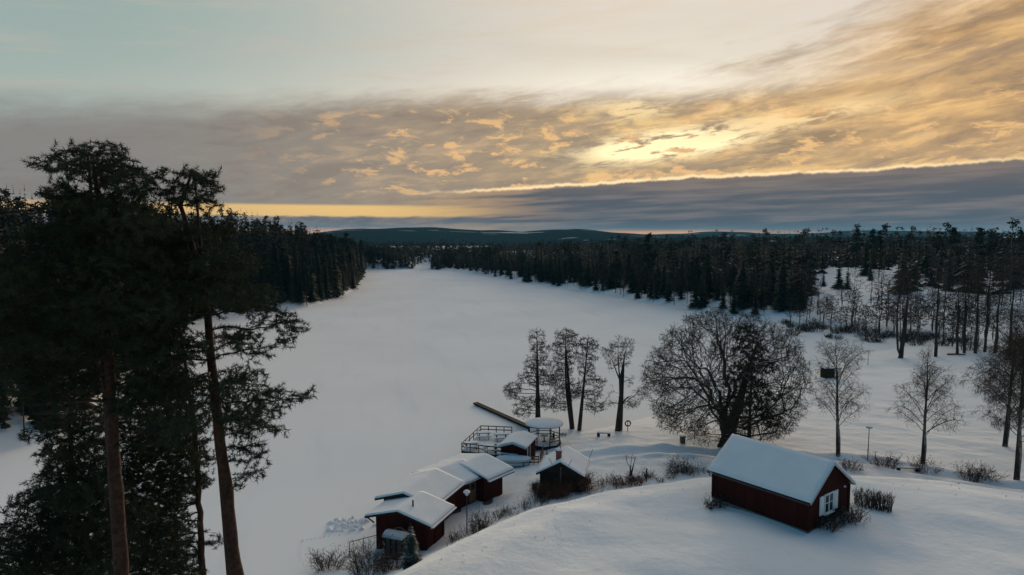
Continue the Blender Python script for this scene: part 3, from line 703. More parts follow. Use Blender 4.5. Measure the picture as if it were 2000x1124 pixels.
# ------------------------------------------------------------------ foreground pines
def P3(u, v, w):
    return np.array([w * (u - 1000) / FPX, w * (cos(PITCH) + (562 - v) / FPX * sin(PITCH)), CAMZ + w * (-sin(PITCH) + (562 - v) / FPX * cos(PITCH))])
def big_pine(w, tr_px, clumps, rng, label, rbase, dens=80, needles=33, depth=1.0, twiggy=0.0):
    """tr_px: trunk through surveyed points; clumps: (u, v, ru, rv, n) foliage masses at distance w, spread in depth round the trunk"""
    top = [P3(u, v, w) for u, v in tr_px]; b = top[0]; d = (b - top[1]) / max((top[1] - b)[2], .1); drop = b[2] - max(hz(b[0], b[1]), 0)
    base = np.array([b[0] + d[0] * drop * .4, b[1], 0]); base[2] = max(hz(base[0], base[1]), 0.1)
    key = [base - (0, 0, .4)] + top; pts = []
    for p, q in zip(key, key[1:]):
        m = max(2, int(np.linalg.norm(q - p) / 0.5)); pts += [p + (q - p) * t / m + (rng.normal(0, .02, 3)) for t in range(m)]
    pts.append(key[-1]); pts = np.array(pts) - base
    A = []; px = w / FPX
    for (u, v, ru, rv, n) in clumps:
        for k in range(n):
            dep = rng.uniform(-1, 1) * depth * 2.3 if n > 1 else rng.uniform(-.6, .6)
            uu, vv = (u + rng.normal(0, ru * .35), v + rng.normal(0, rv * .35)) if k else (u, v)
            c = P3(uu, vv, w + dep) - base; r = np.array([ru * px * .95, min(ru, 70) * px * .85 + .2, rv * px * .85 + .12]); A.append(ell(c, r, int(dens * max(.5, r[0] * r[1] * r[2] * 4.2) ** .7) + 12, rng))
    A = np.vstack(A)
    pos, par = grow(pts, A, 0.25, 2.6, 0.25, rng, 0.03, 120, 0.22, 0.3)
    n0 = len(pts); r, ch = radii(pos, par, 0.010, 2.3); r = np.where(np.arange(len(pos)) < n0, np.maximum(rbase * (1 - .80 * np.clip(pos[:, 2] / pts[-1][2], 0, 1) ** 1.3), .03), np.minimum(np.maximum(r * .8, .008), .13))
    root = empty('pine_tree', base, label=label, cat='tree', group='tall pines in front')
    V, F = sweep(pos, par, r, lambda x: 10, lambda i: i < n0); link('trunk', mesh_np('trunk', V, F, M['pinebark'], True), root)
    V, F = sweep(pos, par, r, lambda x: 6 if x > .05 else 4, lambda i: i >= n0); link('branches', mesh_np('branches', V, F, M['pinebark'], True), root)
    tip = np.where((np.arange(len(pos)) >= n0) & (r < 0.034))[0]
    tip = tip[rng.random(len(tip)) > twiggy]
    d = nrm(pos[tip] - pos[par[tip]])
    k = np.repeat(np.arange(len(tip)), needles); dd = nrm(d[k] * .75 + rng.normal(0, .95, (len(k), 3)) + np.array([0, 0, .15]))
    bs = pos[tip][k] + d[k] * rng.uniform(-.24, .08, (len(k), 1)) + np.repeat(rng.normal(0, .07, (len(tip), 3)), needles, 0)
    V, F = blades(bs, dd, rng.uniform(.10, .24, len(k)), np.full(len(k), .026), rng)
    link('crown', mesh_np('crown', V, F, M['needles']), root)
    return root
g = np.random.default_rng
big_pine(24.5, [(238, 1124), (224, 900), (213, 700), (205, 500), (198, 400), (178, 305)],
    [(85, 318, 28, 16, 1), (130, 335, 40, 22, 2), (155, 300, 28, 16, 1), (190, 330, 48, 34, 3), (235, 345, 42, 26, 3), (290, 368, 30, 24, 2), (125, 375, 34, 18, 2),
     (170, 400, 80, 28, 3), (240, 430, 85, 38, 4), (150, 455, 90, 30, 3), (70, 520, 80, 40, 3), (200, 520, 110, 40, 4), (290, 500, 70, 40, 3), (60, 610, 90, 44, 3), (150, 600, 90, 44, 4), (270, 590, 90, 44, 4),
     (40, 700, 80, 40, 3), (120, 690, 80, 36, 3), (290, 680, 70, 40, 3), (30, 770, 60, 28, 2), (130, 770, 60, 26, 2), (300, 760, 60, 34, 2), (330, 840, 50, 30, 2), (90, 740, 80, 30, 3), (20, 640, 70, 40, 3), (160, 660, 80, 36, 3), (250, 640, 80, 36, 3), (280, 800, 60, 30, 2)],
    g(21), 'tall leftmost pine with a straight reddish trunk and broad dark crown', 0.34)
big_pine(26.0, [(462, 1124), (440, 940), (424, 820), (405, 620), (392, 540), (374, 470), (352, 400), (372, 345)],
    [(330, 350, 24, 18, 2), (375, 350, 30, 20, 2), (405, 365, 26, 28, 2), (350, 380, 40, 16, 2), (395, 395, 30, 14, 2), (330, 440, 60, 30, 3), (420, 450, 50, 26, 2), (440, 510, 66, 34, 3), (340, 520, 70, 36, 3),
     (470, 580, 70, 26, 3), (350, 600, 60, 34, 3), (545, 625, 36, 16, 2), (580, 640, 24, 12, 1), (560, 665, 26, 12, 1), (500, 600, 40, 16, 2), (455, 660, 40, 18, 2), (500, 690, 34, 14, 1), (330, 690, 60, 34, 3),
     (470, 740, 44, 22, 2), (520, 765, 40, 16, 2), (575, 778, 34, 10, 1), (600, 770, 14, 8, 1), (520, 800, 46, 20, 2), (480, 830, 50, 24, 2), (540, 840, 22, 14, 1), (490, 880, 36, 20, 2), (505, 915, 20, 14, 1), (440, 780, 30, 30, 2), (350, 770, 60, 36, 3), (470, 935, 20, 12, 1)],
    g(22), 'tall leaning pine with a reddish trunk, rightmost of the tall pines', 0.32)
big_pine(33.0, [(396, 1124), (388, 960), (380, 840), (360, 700), (340, 560)],
    [(340, 820, 60, 30, 3), (300, 870, 56, 30, 3), (360, 900, 50, 26, 2), (280, 940, 50, 28, 3), (330, 980, 56, 24, 2), (270, 1010, 40, 30, 2), (320, 1060, 60, 30, 3), (300, 1110, 60, 24, 3), (420, 1060, 20, 12, 1), (400, 900, 22, 20, 1), (310, 740, 60, 34, 3), (300, 640, 70, 40, 3), (360, 1120, 40, 20, 2), (340, 940, 60, 30, 3), (290, 900, 60, 40, 3), (300, 980, 60, 30, 2), (330, 1030, 60, 26, 2), (280, 1080, 50, 26, 2), (370, 860, 40, 30, 2), (270, 830, 50, 30, 3), (350, 1090, 50, 30, 3)],
    g(23), 'thin-stemmed pine standing between and behind the two tall pines', 0.20)
big_pine(29.0, [(150, 1124), (148, 1000), (140, 880), (135, 790)],
    [(140, 830, 70, 24, 3), (125, 880, 50, 20, 2), (190, 870, 40, 24, 2), (115, 930, 55, 20, 2), (180, 940, 50, 24, 3), (60, 985, 50, 18, 2), (140, 990, 70, 22, 3), (40, 1050, 60, 20, 3), (130, 1050, 80, 24, 4), (215, 1030, 30, 26, 2), (40, 1105, 80, 22, 3), (150, 1110, 90, 24, 4), (230, 1100, 40, 26, 2), (150, 900, 55, 28, 3), (170, 960, 70, 34, 4), (140, 1010, 60, 28, 3), (170, 1040, 80, 34, 4), (90, 1085, 70, 28, 3), (190, 1090, 70, 34, 4), (140, 960, 60, 24, 3), (20, 1120, 80, 26, 3)],
    g(24), 'shorter bushy pine beneath the leftmost tall pine', 0.17)

# ------------------------------------------------------------------ shrubs
def shrub_mesh(rng, h, rx, ry, stems, tw, twL, w, up=1.0, sub=2):
    base = np.stack([rng.uniform(-.6, .6, stems) * rx, rng.uniform(-.6, .6, stems) * ry, np.full(stems, -.1)], 1)
    d = nrm(np.stack([base[:, 0] / rx * .9 + rng.normal(0, .28, stems), base[:, 1] / ry * .9 + rng.normal(0, .28, stems), np.full(stems, up)], 1))
    L = h * rng.uniform(.55, 1.1, stems); V, F = blades(base, d, L, np.full(stems, w * 1.6), rng); Vs = [V]; Fs = [F]; o = len(V)
    for lv in range(sub):
        k = np.repeat(np.arange(len(base)), tw); t = rng.uniform(.25, .95, len(k)); b2 = base[k] + d[k] * (L[k] * t)[:, None]; d2 = nrm(d[k] * .7 + rng.normal(0, .5, (len(k), 3))); L2 = L[k] * rng.uniform(.25, .5, len(k)) * (twL if lv == 0 else 1)
        V, F = blades(b2, d2, L2, np.full(len(k), w), rng); Vs.append(V); Fs.append(F + o); o += len(V); base, d, L = b2, d2, L2
        tw = max(2, tw // 2)
    return np.vstack(Vs), np.vstack(Fs)
def shrub(x, y, z, h, rx, ry, label, seed, mat='twig_snow', name='shrub', cat='shrub', group=None, stems=26, tw=6, rz=0.0, w=.03, up=1.0, twL=1.0, dense=1.8):
    V, F = shrub_mesh(g(seed), h, rx, ry, int(stems * dense), tw, twL, w, up)
    return setp(link(name, mesh_np(name, V, F, M[mat])), label, cat, group), None
def put_shrub(u, v, h, rx, label, seed, ry=None, **kw):
    x, y, z = on(u, v); o, _ = shrub(x, y, z, h, rx, ry or rx * .8, label, seed, **kw); o.location = (x, y, z); o.rotation_euler.z = kw.get('rz', 0.0); return o
# ------------------------------------------------------------------ park trees
def colm(rng, n, spec):
    """attractors from (cx, cy, z, rx, rz, share) ellipsoids"""
    t = sum(s[-1] for s in spec)
    A = np.vstack([ell((x, y, z), (rx, rx * .9, rz), max(8, int(2.3 * n * sh / t)), rng) for x, y, z, rx, rz, sh in spec])
    cl = A[rng.choice(len(A), max(6, len(A) // 24), False)]          # twigs gather in clumps
    return A + 0.40 * (cl[np.linalg.norm(A[:, None] - cl[None], axis=2).argmin(1)] - A)
def line(a, b, n): return [tuple(np.array(a) + (np.array(b) - np.array(a)) * t / (n - 1)) for t in range(n)]
r = g(31); x, y, z = on(1051, 833)
bare_tree('alder_tree', (x, y, z), line((0, 0, -.3), (-.2, 0, 12.6), 34), colm(r, 1500, [(-.2, 0, 12, 1.2, 1.5, 2), (.2, 0, 10.2, 1.6, 1.4, 2), (-.2, 0, 8.3, 2.0, 1.4, 3), (.6, 0, 6.4, 2.2, 1.5, 3), (-1.6, 0, 6.6, 1.4, 1, 2), (-3.4, 0, 4.9, 1.5, 1.2, 3), (-1.5, .4, 3.2, 2.0, 1.0, 2), (.6, .3, 3.4, 2.2, 1.2, 2), (-2.2, 0, 1.9, 1.6, .6, 1)]),
    r, 'bare alder with a low spreading left limb, leftmost of three behind the pavilion', rbase=.27, split=.075, twigs=6, twL=.42, tww=.040, sub=2, bark='bark_bare', infl=2.4, kill=.27, step=.27)
r = g(32); x, y, z = on(1118, 838)
bare_tree('alder_tree', (x, y, z), [(-.95 * (t / 33) ** .8 - .35 * sin(t / 33 * 3.14), 0, -.3 + 13.2 * t / 33) for t in range(34)], colm(r, 1400, [(-.9, 0, 12.5, 1.6, 1.1, 3), (-1.0, 0, 10.8, 2.0, 1.4, 3), (-1.3, 0, 8.8, 1.8, 1.3, 3), (-1.6, 0, 6.8, 1.8, 1.4, 2.5), (-1.2, 0, 4.8, 2.0, 1.3, 2), (.4, 0, 5.5, 1.2, 1.6, 1.2), (-1.8, 0, 3.2, 1.4, .9, 1.2)]),
    r, 'bare alder with a trunk bowed to the left, middle of three by the shore', rbase=.22, split=.07, twigs=6, twL=.42, tww=.040, sub=2, bark='bark_bare', infl=2.4, kill=.27, step=.27)
r = g(33); x, y, z = on(1131, 841)
bare_tree('alder_tree', (x, y, z), [(1.1 * (t / 33), 0, -.3 + 12.4 * t / 33) for t in range(34)], colm(r, 1100, [(1.1, 0, 11.6, 1.5, 1.0, 3), (1.0, 0, 9.9, 1.5, 1.2, 2.5), (1.0, 0, 8.0, 1.4, 1.2, 2), (1.9, 0, 6.6, 1.8, .9, 2), (1.6, 0, 4.8, 1.6, .8, 2), (2.0, 0, 3.2, 1.5, .8, 2), (-.4, 0, 5.2, .9, 1.2, .8)]),
    r, 'slim bare alder leaning right, rightmost of three by the shore', rbase=.20, split=.07, twigs=6, twL=.42, tww=.040, sub=2, bark='bark_bare', infl=2.4, kill=.27, step=.27)
r = g(34); x, y, z = on(1208, 842)
sk = skeleton(line((0, 0, -.3), (.1, 0, 3.2), 8) + line((.25, 0, 4.2), (.1, 0, 6.6), 5), [(12, [(-.5, 0, 1.2), (-1.0, .2, 2.6), (-1.7, .1, 3.6)]), (12, [(.3, 0, 1.6), (.5, -.2, 3.2), (1.0, 0, 4.8)]), (7, [(1.0, 0, 1.2), (2.2, .1, 1.6), (3.3, 0, 1.5)]), (9, [(-.8, 0, .3), (-1.0, 0, .9)]), (12, [(-.2, .2, 2.2), (-.3, 0, 4.6)])])
bare_tree('oak_tree', (x, y, z), sk, colm(r, 900, [(-1.4, 0, 10.3, 1.0, 1.0, 2), (1.0, 0, 11.0, 1.1, 1.3, 2.5), (-.2, 0, 11.2, .9, .9, 1.5), (.4, 0, 9.2, 1.3, 1.2, 2), (-1.0, 0, 8.6, .9, .9, 1), (3.2, 0, 5.0, 1.2, .9, 2), (1.6, 0, 3.6, 1.3, .7, 1.6), (-1.2, 0, 3.6, .9, .6, .8), (1.4, 0, 6.6, .6, .8, .6)]),
    r, 'gnarled thick-stemmed bare oak with a snowy side limb beside the lifebuoy', rbase=.34, tap=1.25, split=.06, twigs=4, twL=.42, tww=.032, sub=3, infl=2.0, kill=.26, step=.26, jit=.35, bark='bark', cap=(12, .16))
# the great oak
r = g(35); ox, oy, oz = on(1415, 872)
lim = []
for k in range(13):
    a = k * 2.4 + r.uniform(-.3, .3); el = [.25, .75, 1.15, .45, .95, .1, .6, 1.3, .3, .85, .15, .5, 1.05][k]; L = r.uniform(5.0, 6.8) * (1.0 if el < 1 else .95)
    c, s = cos(a) * cos(el), sin(a) * cos(el); i = [6, 8, 12, 7, 10, 5, 9, 13, 6, 11, 4, 8, 12][k]
    w = lambda q: r.uniform(-q, q)
    lim.append((i, [(c * L * .22 + w(.25), s * L * .22 + w(.25), sin(el) * L * .2 + .25), (c * L * .42 + w(.6), s * L * .42 + w(.6), sin(el) * L * .46 + w(.5)), (c * L * .66 + w(.8), s * L * .66 + w(.8), sin(el) * L * .7 + w(.6)), (c * L + w(.8), s * L + w(.8), sin(el) * L * 1.0 + .4 + w(.6))]))
sk = skeleton([(.22 * sin(t * .5), .1 * sin(t * .8), -.3 + 4.5 * t / 13) for t in range(14)], lim, .4)
A = np.vstack([ell((0, 0, 8.0), (10.2, 9.0, 8.6), 9500, r, .60), ell((0, 0, 8.5), (7, 7, 6), 900, r), ell((-5.5, -.5, 3.2), (3.6, 3.4, 2.2), 1000, r), ell((5.5, 0, 3.0), (3.4, 3.4, 2.2), 800, r), ell((-8.2, 0, 7.0), (1.6, 2.5, 2.4), 400, r)]); A = A[A[:, 2] > 1.0]; cl = ell((0, 0, 7.6), (8.8, 8, 7.4), 130, r, .5); A = A + 0.34 * (cl[np.linalg.norm(A[:, None] - cl[None], axis=2).argmin(1)] - A)
bare_tree('oak_tree', (ox, oy, oz), sk, A, r, 'huge spreading bare oak with snow-lined limbs behind the cottage', rbase=.60, split=.045, step=.32, infl=3.0, kill=.34, r0=.011, ex=2.35, twigs=3, twL=.55, tww=.036, sub=3, bark='bark', twig='twig', jit=.32, up=.04, tap=1.15, cap=(14, .20))
# the pine growing through it
def mid_pine(x, y, z, H, clumps, rng, label, rb=.24, name='pine_tree'):
    pts = line((0, 0, -.3), (.15, 0, H), 40); A = np.vstack([ell(c, rr, n, rng) for c, rr, n in clumps])
    pos, par = grow(pts, A, .32, 2.4, .36, rng, .02, 80, .2); n0 = len(pts)
    rd, ch = radii(pos, par, .012, 2.2); rd = np.where(np.arange(len(pos)) < n0, np.maximum(rb * (1 - np.clip(pos[:, 2] / H, 0, .95)), .03), np.minimum(rd, .09))
    root = empty(name, (x, y, z), label=label, cat='tree')
    V, F = sweep(pos, par, rd, lambda q: 8, lambda i: i < n0); link('trunk', mesh_np('trunk', V, F, M['pinebark'], True), root)
    V, F = sweep(pos, par, rd, lambda q: 4, lambda i: i >= n0)
    tip = np.where(np.arange(len(pos)) >= n0)[0]; d = nrm(pos[tip] - pos[par[tip]]); k = np.repeat(np.arange(len(tip)), 20)
    V2, F2 = blades(pos[tip][k], nrm(d[k] * .6 + rng.normal(0, .7, (len(k), 3))), rng.uniform(.2, .42, len(k)), np.full(len(k), .075), rng)
    c = link('crown', mesh_np('crown', V2, F2, M['needles']), root); link('branches', mesh_np('branches', V, F, M['pinebark']), root)
r = g(36); q = P3(1452, 870, 79)
mid_pine(q[0], 75.6, hz(q[0], 75.6), 14.4, [((-.6, 0, 13.0), (1.5, 1.5, 1.1), 130), ((-.2, 0, 11.4), (2.0, 2, 1.1), 170), ((.8, 0, 9.6), (2.4, 2, 1.0), 170), ((-1.2, 0, 9.2), (1.6, 1.6, .9), 110), ((-.4, 0, 7.6), (2.6, 2.2, 1.0), 190), ((1.6, 0, 6.2), (2.0, 2, .9), 130), ((-1.6, 0, 5.6), (2.0, 2, .9), 130), ((.6, 0, 4.6), (2.4, 2, .9), 140), ((2.0, 0, 3.4), (1.7, 1.6, .9), 110), ((-2.0, 0, 3.8), (1.8, 1.6, .8), 110)], r, 'dark evergreen pine standing inside the crown of the great oak')
# birches on the lawn
def birch(u, v, H, prof, seed, label, rb=.16, n=30, droop=.25, lean=0.0, el=(1.05, .75), tw=3, sub=2, low=.27):
    """prof: (height fraction, crown radius) outline; limbs rise steeply from the stem to the outline"""
    r = g(seed); x, y, z = on(u, v); hs = [p[0] for p in prof]; rs = [p[1] for p in prof]
    tr = [(lean * (t / 35) + .12 * sin(t * .35), .1 * cos(t * .3) - .1, -.3 + (H + .2) * t / 35) for t in range(36)]
    lim = []; A = []
    for k in range(n):
        f = low + (.95 - low) * (k + r.uniform(-.3, .3)) / n; a = k * 2.4 + r.uniform(-.4, .4); e0 = np.interp(f, [low, 1], (el[1], el[0])) + r.uniform(-.15, .15)
        R = np.interp(min(f + .16, 1), hs, rs) * r.uniform(.7, 1.1) + .25; dz = R * math.tan(e0); i = int(f * 35)
        if f * H + dz > H * 1.02: dz = max(H * 1.02 - f * H, .3)
        c, s_ = cos(a), sin(a); lim.append((i, [(c * R * .35, s_ * R * .35, dz * .45), (c * R * .75 + r.uniform(-.15, .15), s_ * R * .75, dz * .82), (c * R, s_ * R, dz * (1.0 - droop * .15))]))
        b = np.array(tr[i])
        for t in (.45, .7, 1.0): A.append(ell(b + np.array([c * R * t, s_ * R * t, dz * (.3 + .7 * t)]), (R * .34 + .18, R * .34 + .18, R * .26 + .15), 16, r))
    return bare_tree('birch_tree', (x, y, z), skeleton(tr, lim, .35), np.vstack(A), r, label, rbase=rb, split=.05, twigs=tw, twL=.62, tww=.02, sub=sub, droop=droop, bark='birchbark', up=.15, infl=1.6, kill=.26, step=.26, ex=2.1, jit=.16)
birch(1637, 889, 13.2, [(.2, .6), (.3, 1.9), (.42, 2.6), (.55, 2.4), (.62, 1.4), (.7, 1.7), (.82, 2.0), (.93, 1.3), (1, .3)], 41, 'tall slim bare birch on the lawn in front of the small dark hut', lean=-.75)
birch(1802, 907, 12.4, [(.2, .6), (.3, 1.6), (.42, 2.5), (.55, 2.6), (.7, 2.0), (.85, 1.2), (1, .3)], 42, 'solitary bare birch with an open diamond-shaped crown in the middle of the lawn')
birch(1985, 938, 15.5, [(.2, 1.2), (.3, 2.6), (.45, 3.6), (.6, 3.6), (.75, 3.0), (.9, 1.8), (1, .4)], 43, 'weeping bare birch at the right edge beside the lane', rb=.2, n=44, droop=.9, el=(1.0, .55), tw=4, sub=3)
birch(1962, 872, 14.5, [(.2, 1.0), (.35, 2.6), (.5, 3.2), (.7, 2.8), (.88, 1.6), (1, .4)], 44, 'bare birch with a leaning stem behind the weeping birch', rb=.2, n=40, droop=.5, lean=.6, tw=4)
birch(2030, 884, 15.5, [(.2, 1.2), (.35, 2.8), (.5, 3.6), (.7, 3.2), (.88, 1.8), (1, .4)], 45, 'bare birch mostly cut off by the right edge of the picture', rb=.22, n=40, droop=.5, tw=4)
birch(1995, 800, 15.0, [(.2, 1.2), (.35, 2.8), (.5, 3.4), (.7, 3.0), (.88, 1.8), (1, .4)], 46, 'bare birch at the back of the clump on the right edge', rb=.22, n=36, droop=.4, tw=4)
# tall bare trees beyond the lawn
r = g(47); x, y, z = on(1759, 700)
sk = skeleton([(0, 0, -.4), (0, 0, .1), (0, 0, .5)], [(2, [(-.6, 0, 1.2), (-.9, 0, 4), (-1.0, .2, 9), (-.6, 0, 15)]), (2, [(.3, 0, 1.2), (.7, 0, 4), (.7, -.2, 9), (1.0, 0, 14.5)])], .6)
bare_tree('aspen_tree', (x, y, z), sk, colm(r, 700, [(0, 0, 16, 2.2, 2, 2), (-1, 0, 12, 2.6, 2, 2), (1.2, 0, 12, 2.6, 2, 2), (-.8, 0, 8, 2.8, 1.8, 1.6), (1.2, 0, 8.5, 2.6, 1.8, 1.6)]), r, 'twin-stemmed tall bare tree at the far side of the lawn', rbase=.36, split=.09, step=.5, infl=3.5, kill=.5, twigs=5, twL=.8, tww=.04, up=.3, bark='bark_bare')
TALL = [(1827, 697, 18, 'first'), (1868, 692, 15, 'second'), (1882, 690, 17, 'third'), (1905, 690, 19, 'fourth'), (1925, 688, 20, 'fifth'), (1945, 690, 16, 'sixth'), (1972, 688, 19, 'seventh')]
for k, (u, v, H, nth) in enumerate(TALL):
    r = g(50 + k); x, y, z = on(u, v)
    bare_tree('aspen_tree', (x, y, z), [(.2 * sin(t * .4 + k), 0, -.3 + H * .95 * t / 29) for t in range(30)], colm(r, 520, [(0, 0, H * .9, 1.7, 1.8, 2), (.2, 0, H * .72, 2.6, 2.2, 2.4), (-.3, 0, H * .52, 2.8, 2.2, 2.4), (.2, 0, H * .36, 1.9, 1.4, .9)]), r,
              nth + ' from the left in the row of tall bare trees beyond the lawn', group='tall bare trees beyond the lawn', rbase=.22, split=.08, step=.5, infl=3.5, kill=.5, twigs=5, twL=.8, tww=.04, up=.3, bark='bark_bare')
# bare alders along the inlet behind the lawn
r = g(70)
for k in range(30):
    u = 1545 + k * 13.5 + r.uniform(-6, 6); x, y, z = on(u, 640 + (u - 1545) * .10 + r.uniform(-22, 8))
    forest_tree('birch', 3 + k % 2, x, y, z, r.uniform(.65, 1.6), r.uniform(0, 6), 'small bare tree in the scrubby line along the inlet beyond the lawn', 'bare trees along the inlet')
for k in range(34):
    u = 1575 + k * 12.5 + r.uniform(-8, 8); x, y, z = on(u, r.uniform(588, 632))
    forest_tree('birch', k % 5, x, y, z, r.uniform(.55, .95), r.uniform(0, 6), 'fine bare tree scattered over the snowy slope behind the inlet', 'bare trees on the slope behind the inlet')
r = g(72)
for k in range(34):
    u = 1530 + k * 11 + r.uniform(-5, 5)
    put_shrub(u, 646 + (u - 1530) * .085 + r.uniform(-14, 9), r.uniform(.9, 3.0), r.uniform(1.0, 2.8), 'dark low brushwood in the thicket along the inlet beyond the lawn', 300 + k, group='brushwood along the inlet', mat='twig', stems=26, tw=6, w=.06, name='brushwood', cat='brushwood')
r = g(71)
for u, v, s, kind, lab in ((1608, 560, .42, 'spruce', 'small cone-shaped spruce alone at the left of the snowy clearing'), (1638, 566, .72, 'spruce', 'broad dark spruce, largest of three in the snowy clearing'), (1655, 566, .50, 'spruce', 'narrow dark spruce against the right side of the broad spruce in the clearing'),
                  (1265, 452 + 128, 1.3, 'pine', 'tall pine whose crown breaks the horizon above the right shore wood'), (1700, 548, .45, 'spruce', 'small spruce at the back of the snowy clearing')):
    x, y, z = on(u, v); forest_tree(kind, 1, x, y, z, s, r.uniform(0, 6), lab, None)
for k, (u, top, dist) in enumerate(((1672, 448, 330), (1692, 455, 310), (1702, 447, 330), (1718, 450, 300), (1808, 442, 290), (1830, 449, 300), (1862, 444, 280), (1885, 447, 300), (1912, 446, 300), (1935, 450, 310), (1955, 446, 290), (1990, 447, 280))):
    x = (u - 1000) / FPX * dist; zt = CAMZ + (458 - top) / FPX * dist; z = hz(x, dist); forest_tree(('pine', 'spruce')[k % 3 == 1], k, x, dist, z, (zt - z) / PROTO[('pine', 'spruce')[k % 3 == 1]][k % (4 if k % 3 != 1 else 6)][0], k, 'taller conifer standing above the forest skyline on the far right', 'conifers above the forest skyline on the right')

# ------------------------------------------------------------------ bushes
put_shrub(1662, 917, 1.1, 1.1, 'rounded bare bush just behind the right end of the cottage roof', 101, ry=.8)
put_shrub(1725, 916, 1.7, 1.3, 'large russet bush beside the lamp post on the lane', 102, mat='redtwig', stems=36)
put_shrub(1806, 922, 1.5, 1.4, 'straggly bush around the foot of the solitary birch', 103, mat='redtwig')
put_shrub(1906, 938, 1.5, 2.1, 'wide dense bush by the lane under the right-hand birches', 104, ry=1.2, stems=60)
put_shrub(1330, 925, 1.5, 1.6, 'round twiggy bush on the slope edge left of the cottage', 105, ry=1.0, stems=44)
put_shrub(1397, 993, .8, .8, 'small snow-dusted bush at the left corner of the cottage', 106, stems=30)
put_shrub(1622, 1030, 1.0, 1.5, 'dark bush below the cottage window', 107, ry=.8, stems=46, rz=.75)
put_shrub(1662, 1020, 1.1, 1.1, 'dark bush at the right corner of the cottage gable', 108, ry=.8, stems=40)
put_shrub(1226, 948, 1.2, 2.2, 'low russet thicket along the slope edge beside the post', 109, ry=.6, mat='redtwig', stems=60, rz=.25)
r = g(110)
for k in range(84):
    t = k / 83; u = 880 + t * 500 + r.uniform(-9, 9); v = np.interp(u, [880, 960, 1060, 1200, 1385], [1062, 1018, 978, 948, 922]) + r.uniform(-9, 6)
    put_shrub(u, v, r.uniform(.3, 1.2), r.uniform(.3, .8), 'wispy dry weeds and twigs on the slope edge above the boathouse', 200 + k, group='weeds along the slope edge', stems=9, tw=4, name='weed_clump', cat='weeds', w=.022)
put_shrub(1078, 972, 1.5, 2.0, 'dense russet hedge hiding the foot of the dark sauna hut', 111, ry=.9, mat='redtwig', stems=110, tw=8, name='hedge', cat='hedge', rz=.1)
put_shrub(1128, 958, 1.7, 1.0, 'taller right end of the russet hedge by the sauna hut', 112, mat='redtwig', stems=70, tw=8, name='hedge', cat='hedge')
put_shrub(640, 1112, 1.5, 1.2, 'bare bush on the shore at the bottom edge, left of two', 113, stems=40)
put_shrub(722, 1118, 2.0, 1.7, 'bare bush on the shore in front of the pipe railing', 114, stems=60, up=1.3)
put_shrub(768, 1112, 1.3, 1.2, 'russet bush at the foot of the small shed', 115, mat='redtwig', stems=40)
put_shrub(935, 1040, 1.7, .8, 'upright bare bush beside the globe lamp', 116, stems=22, up=1.8)
put_shrub(1100, 850, .45, .5, 'tuft of grass at the foot of the shoreline alders', 117, stems=14)
# clipped hedge behind the cottage
cb = [on(1668, 985), on(1742, 1000)]; (x0, y0, z0), (x1, y1, z1) = cb; L = math.hypot(x1 - x0, y1 - y0)
r = g(118); n = 230; t = r.uniform(0, L, n); s = r.uniform(-.45, .45, n)
base = np.stack([t, s, np.zeros(n) - .1], 1); d = nrm(np.stack([r.normal(0, .10, n), r.normal(0, .10, n), np.ones(n)], 1)); hh = r.uniform(1.15, 1.4, n)
V, F = blades(base, d, hh, np.full(n, .05), r); k = np.repeat(np.arange(n), 5); b2 = base[k] + d[k] * (hh[k] * r.uniform(.3, .9, len(k)))[:, None]
V2, F2 = blades(b2, nrm(d[k] + r.normal(0, .35, (len(k), 3))), r.uniform(.2, .45, len(k)), np.full(len(k), .028), r)
o = link('hedge', mesh_np('hedge', np.vstack([V, V2]), np.vstack([F, F2 + len(V)]), M['twig_snow']), label='clipped upright hedge of bare stems to the right of the cottage', cat='hedge'); o.location = (x0, y0, z0); o.rotation_euler.z = atan2(y1 - y0, x1 - x0)
# a lopped sapling on the slope edge
r = g(119); x, y, z = on(1231, 930)
sk = skeleton(line((0, 0, -.2), (0, 0, .9), 4), [(3, [(-.35, 0, .5), (-.45, 0, 1.2)]), (3, [(.1, .1, .6), (.15, 0, 1.3)]), (3, [(.35, 0, .4), (.5, 0, 1.1)])], .2)
bare_tree('sapling', (x, y, z), sk, colm(r, 60, [(-.45, 0, 1.9, .3, .4, 1), (.15, 0, 2, .3, .4, 1), (.5, 0, 1.7, .3, .4, 1)]), r, 'small lopped fruit tree with upright branches on the slope edge', rbase=.09, split=.04, step=.12, infl=.8, kill=.14, twigs=2, twL=.2, tww=.02, bark='bark', maxit=20)
# snow-dusted young spruce by the boathouse corner
V, F = spruce_mesh(3.0, .95, 16, 8, g(120)); x, y, z = on(803, 1108)
root = empty('spruce_tree', (x, y, z), label='young snow-dusted spruce in front of the boathouse corner', cat='tree'); link('crown', mesh_np('crown', V, F, M['snowspruce']), root); link('trunk', trunk_mesh(3.0, .05, 5, 'darkwood'), root)

# grass tips pricking through the snow of the knoll
r = g(140); Vs = []; Fs = []; o = 0
for k in range(90):
    t = r.uniform(0, 1); i = int(t * 9) + 5; f_ = t * 9 % 1; q = CREST[i] * (1 - f_) + CREST[i + 1] * f_; q = q + np.array([r.normal(0, 1.2), -abs(r.normal(0, 2.6))]); n = int(r.integers(2, 6))
    b = np.column_stack([q[0] + r.normal(0, .06, n), q[1] + r.normal(0, .06, n), np.full(n, hz(q[0], q[1]) - .03)]); V, F = blades(b, nrm(r.normal(0, .4, (n, 3)) + np.array([0, 0, 1])), r.uniform(.08, .3, n), np.full(n, .018), r); Vs.append(V); Fs.append(F + o); o += len(V)
link('grass', mesh_np('grass', np.vstack(Vs), np.vstack(Fs), M['redtwig']), kind='stuff', label='sparse dry grass tips pricking through the snow of the knoll', cat='grass')

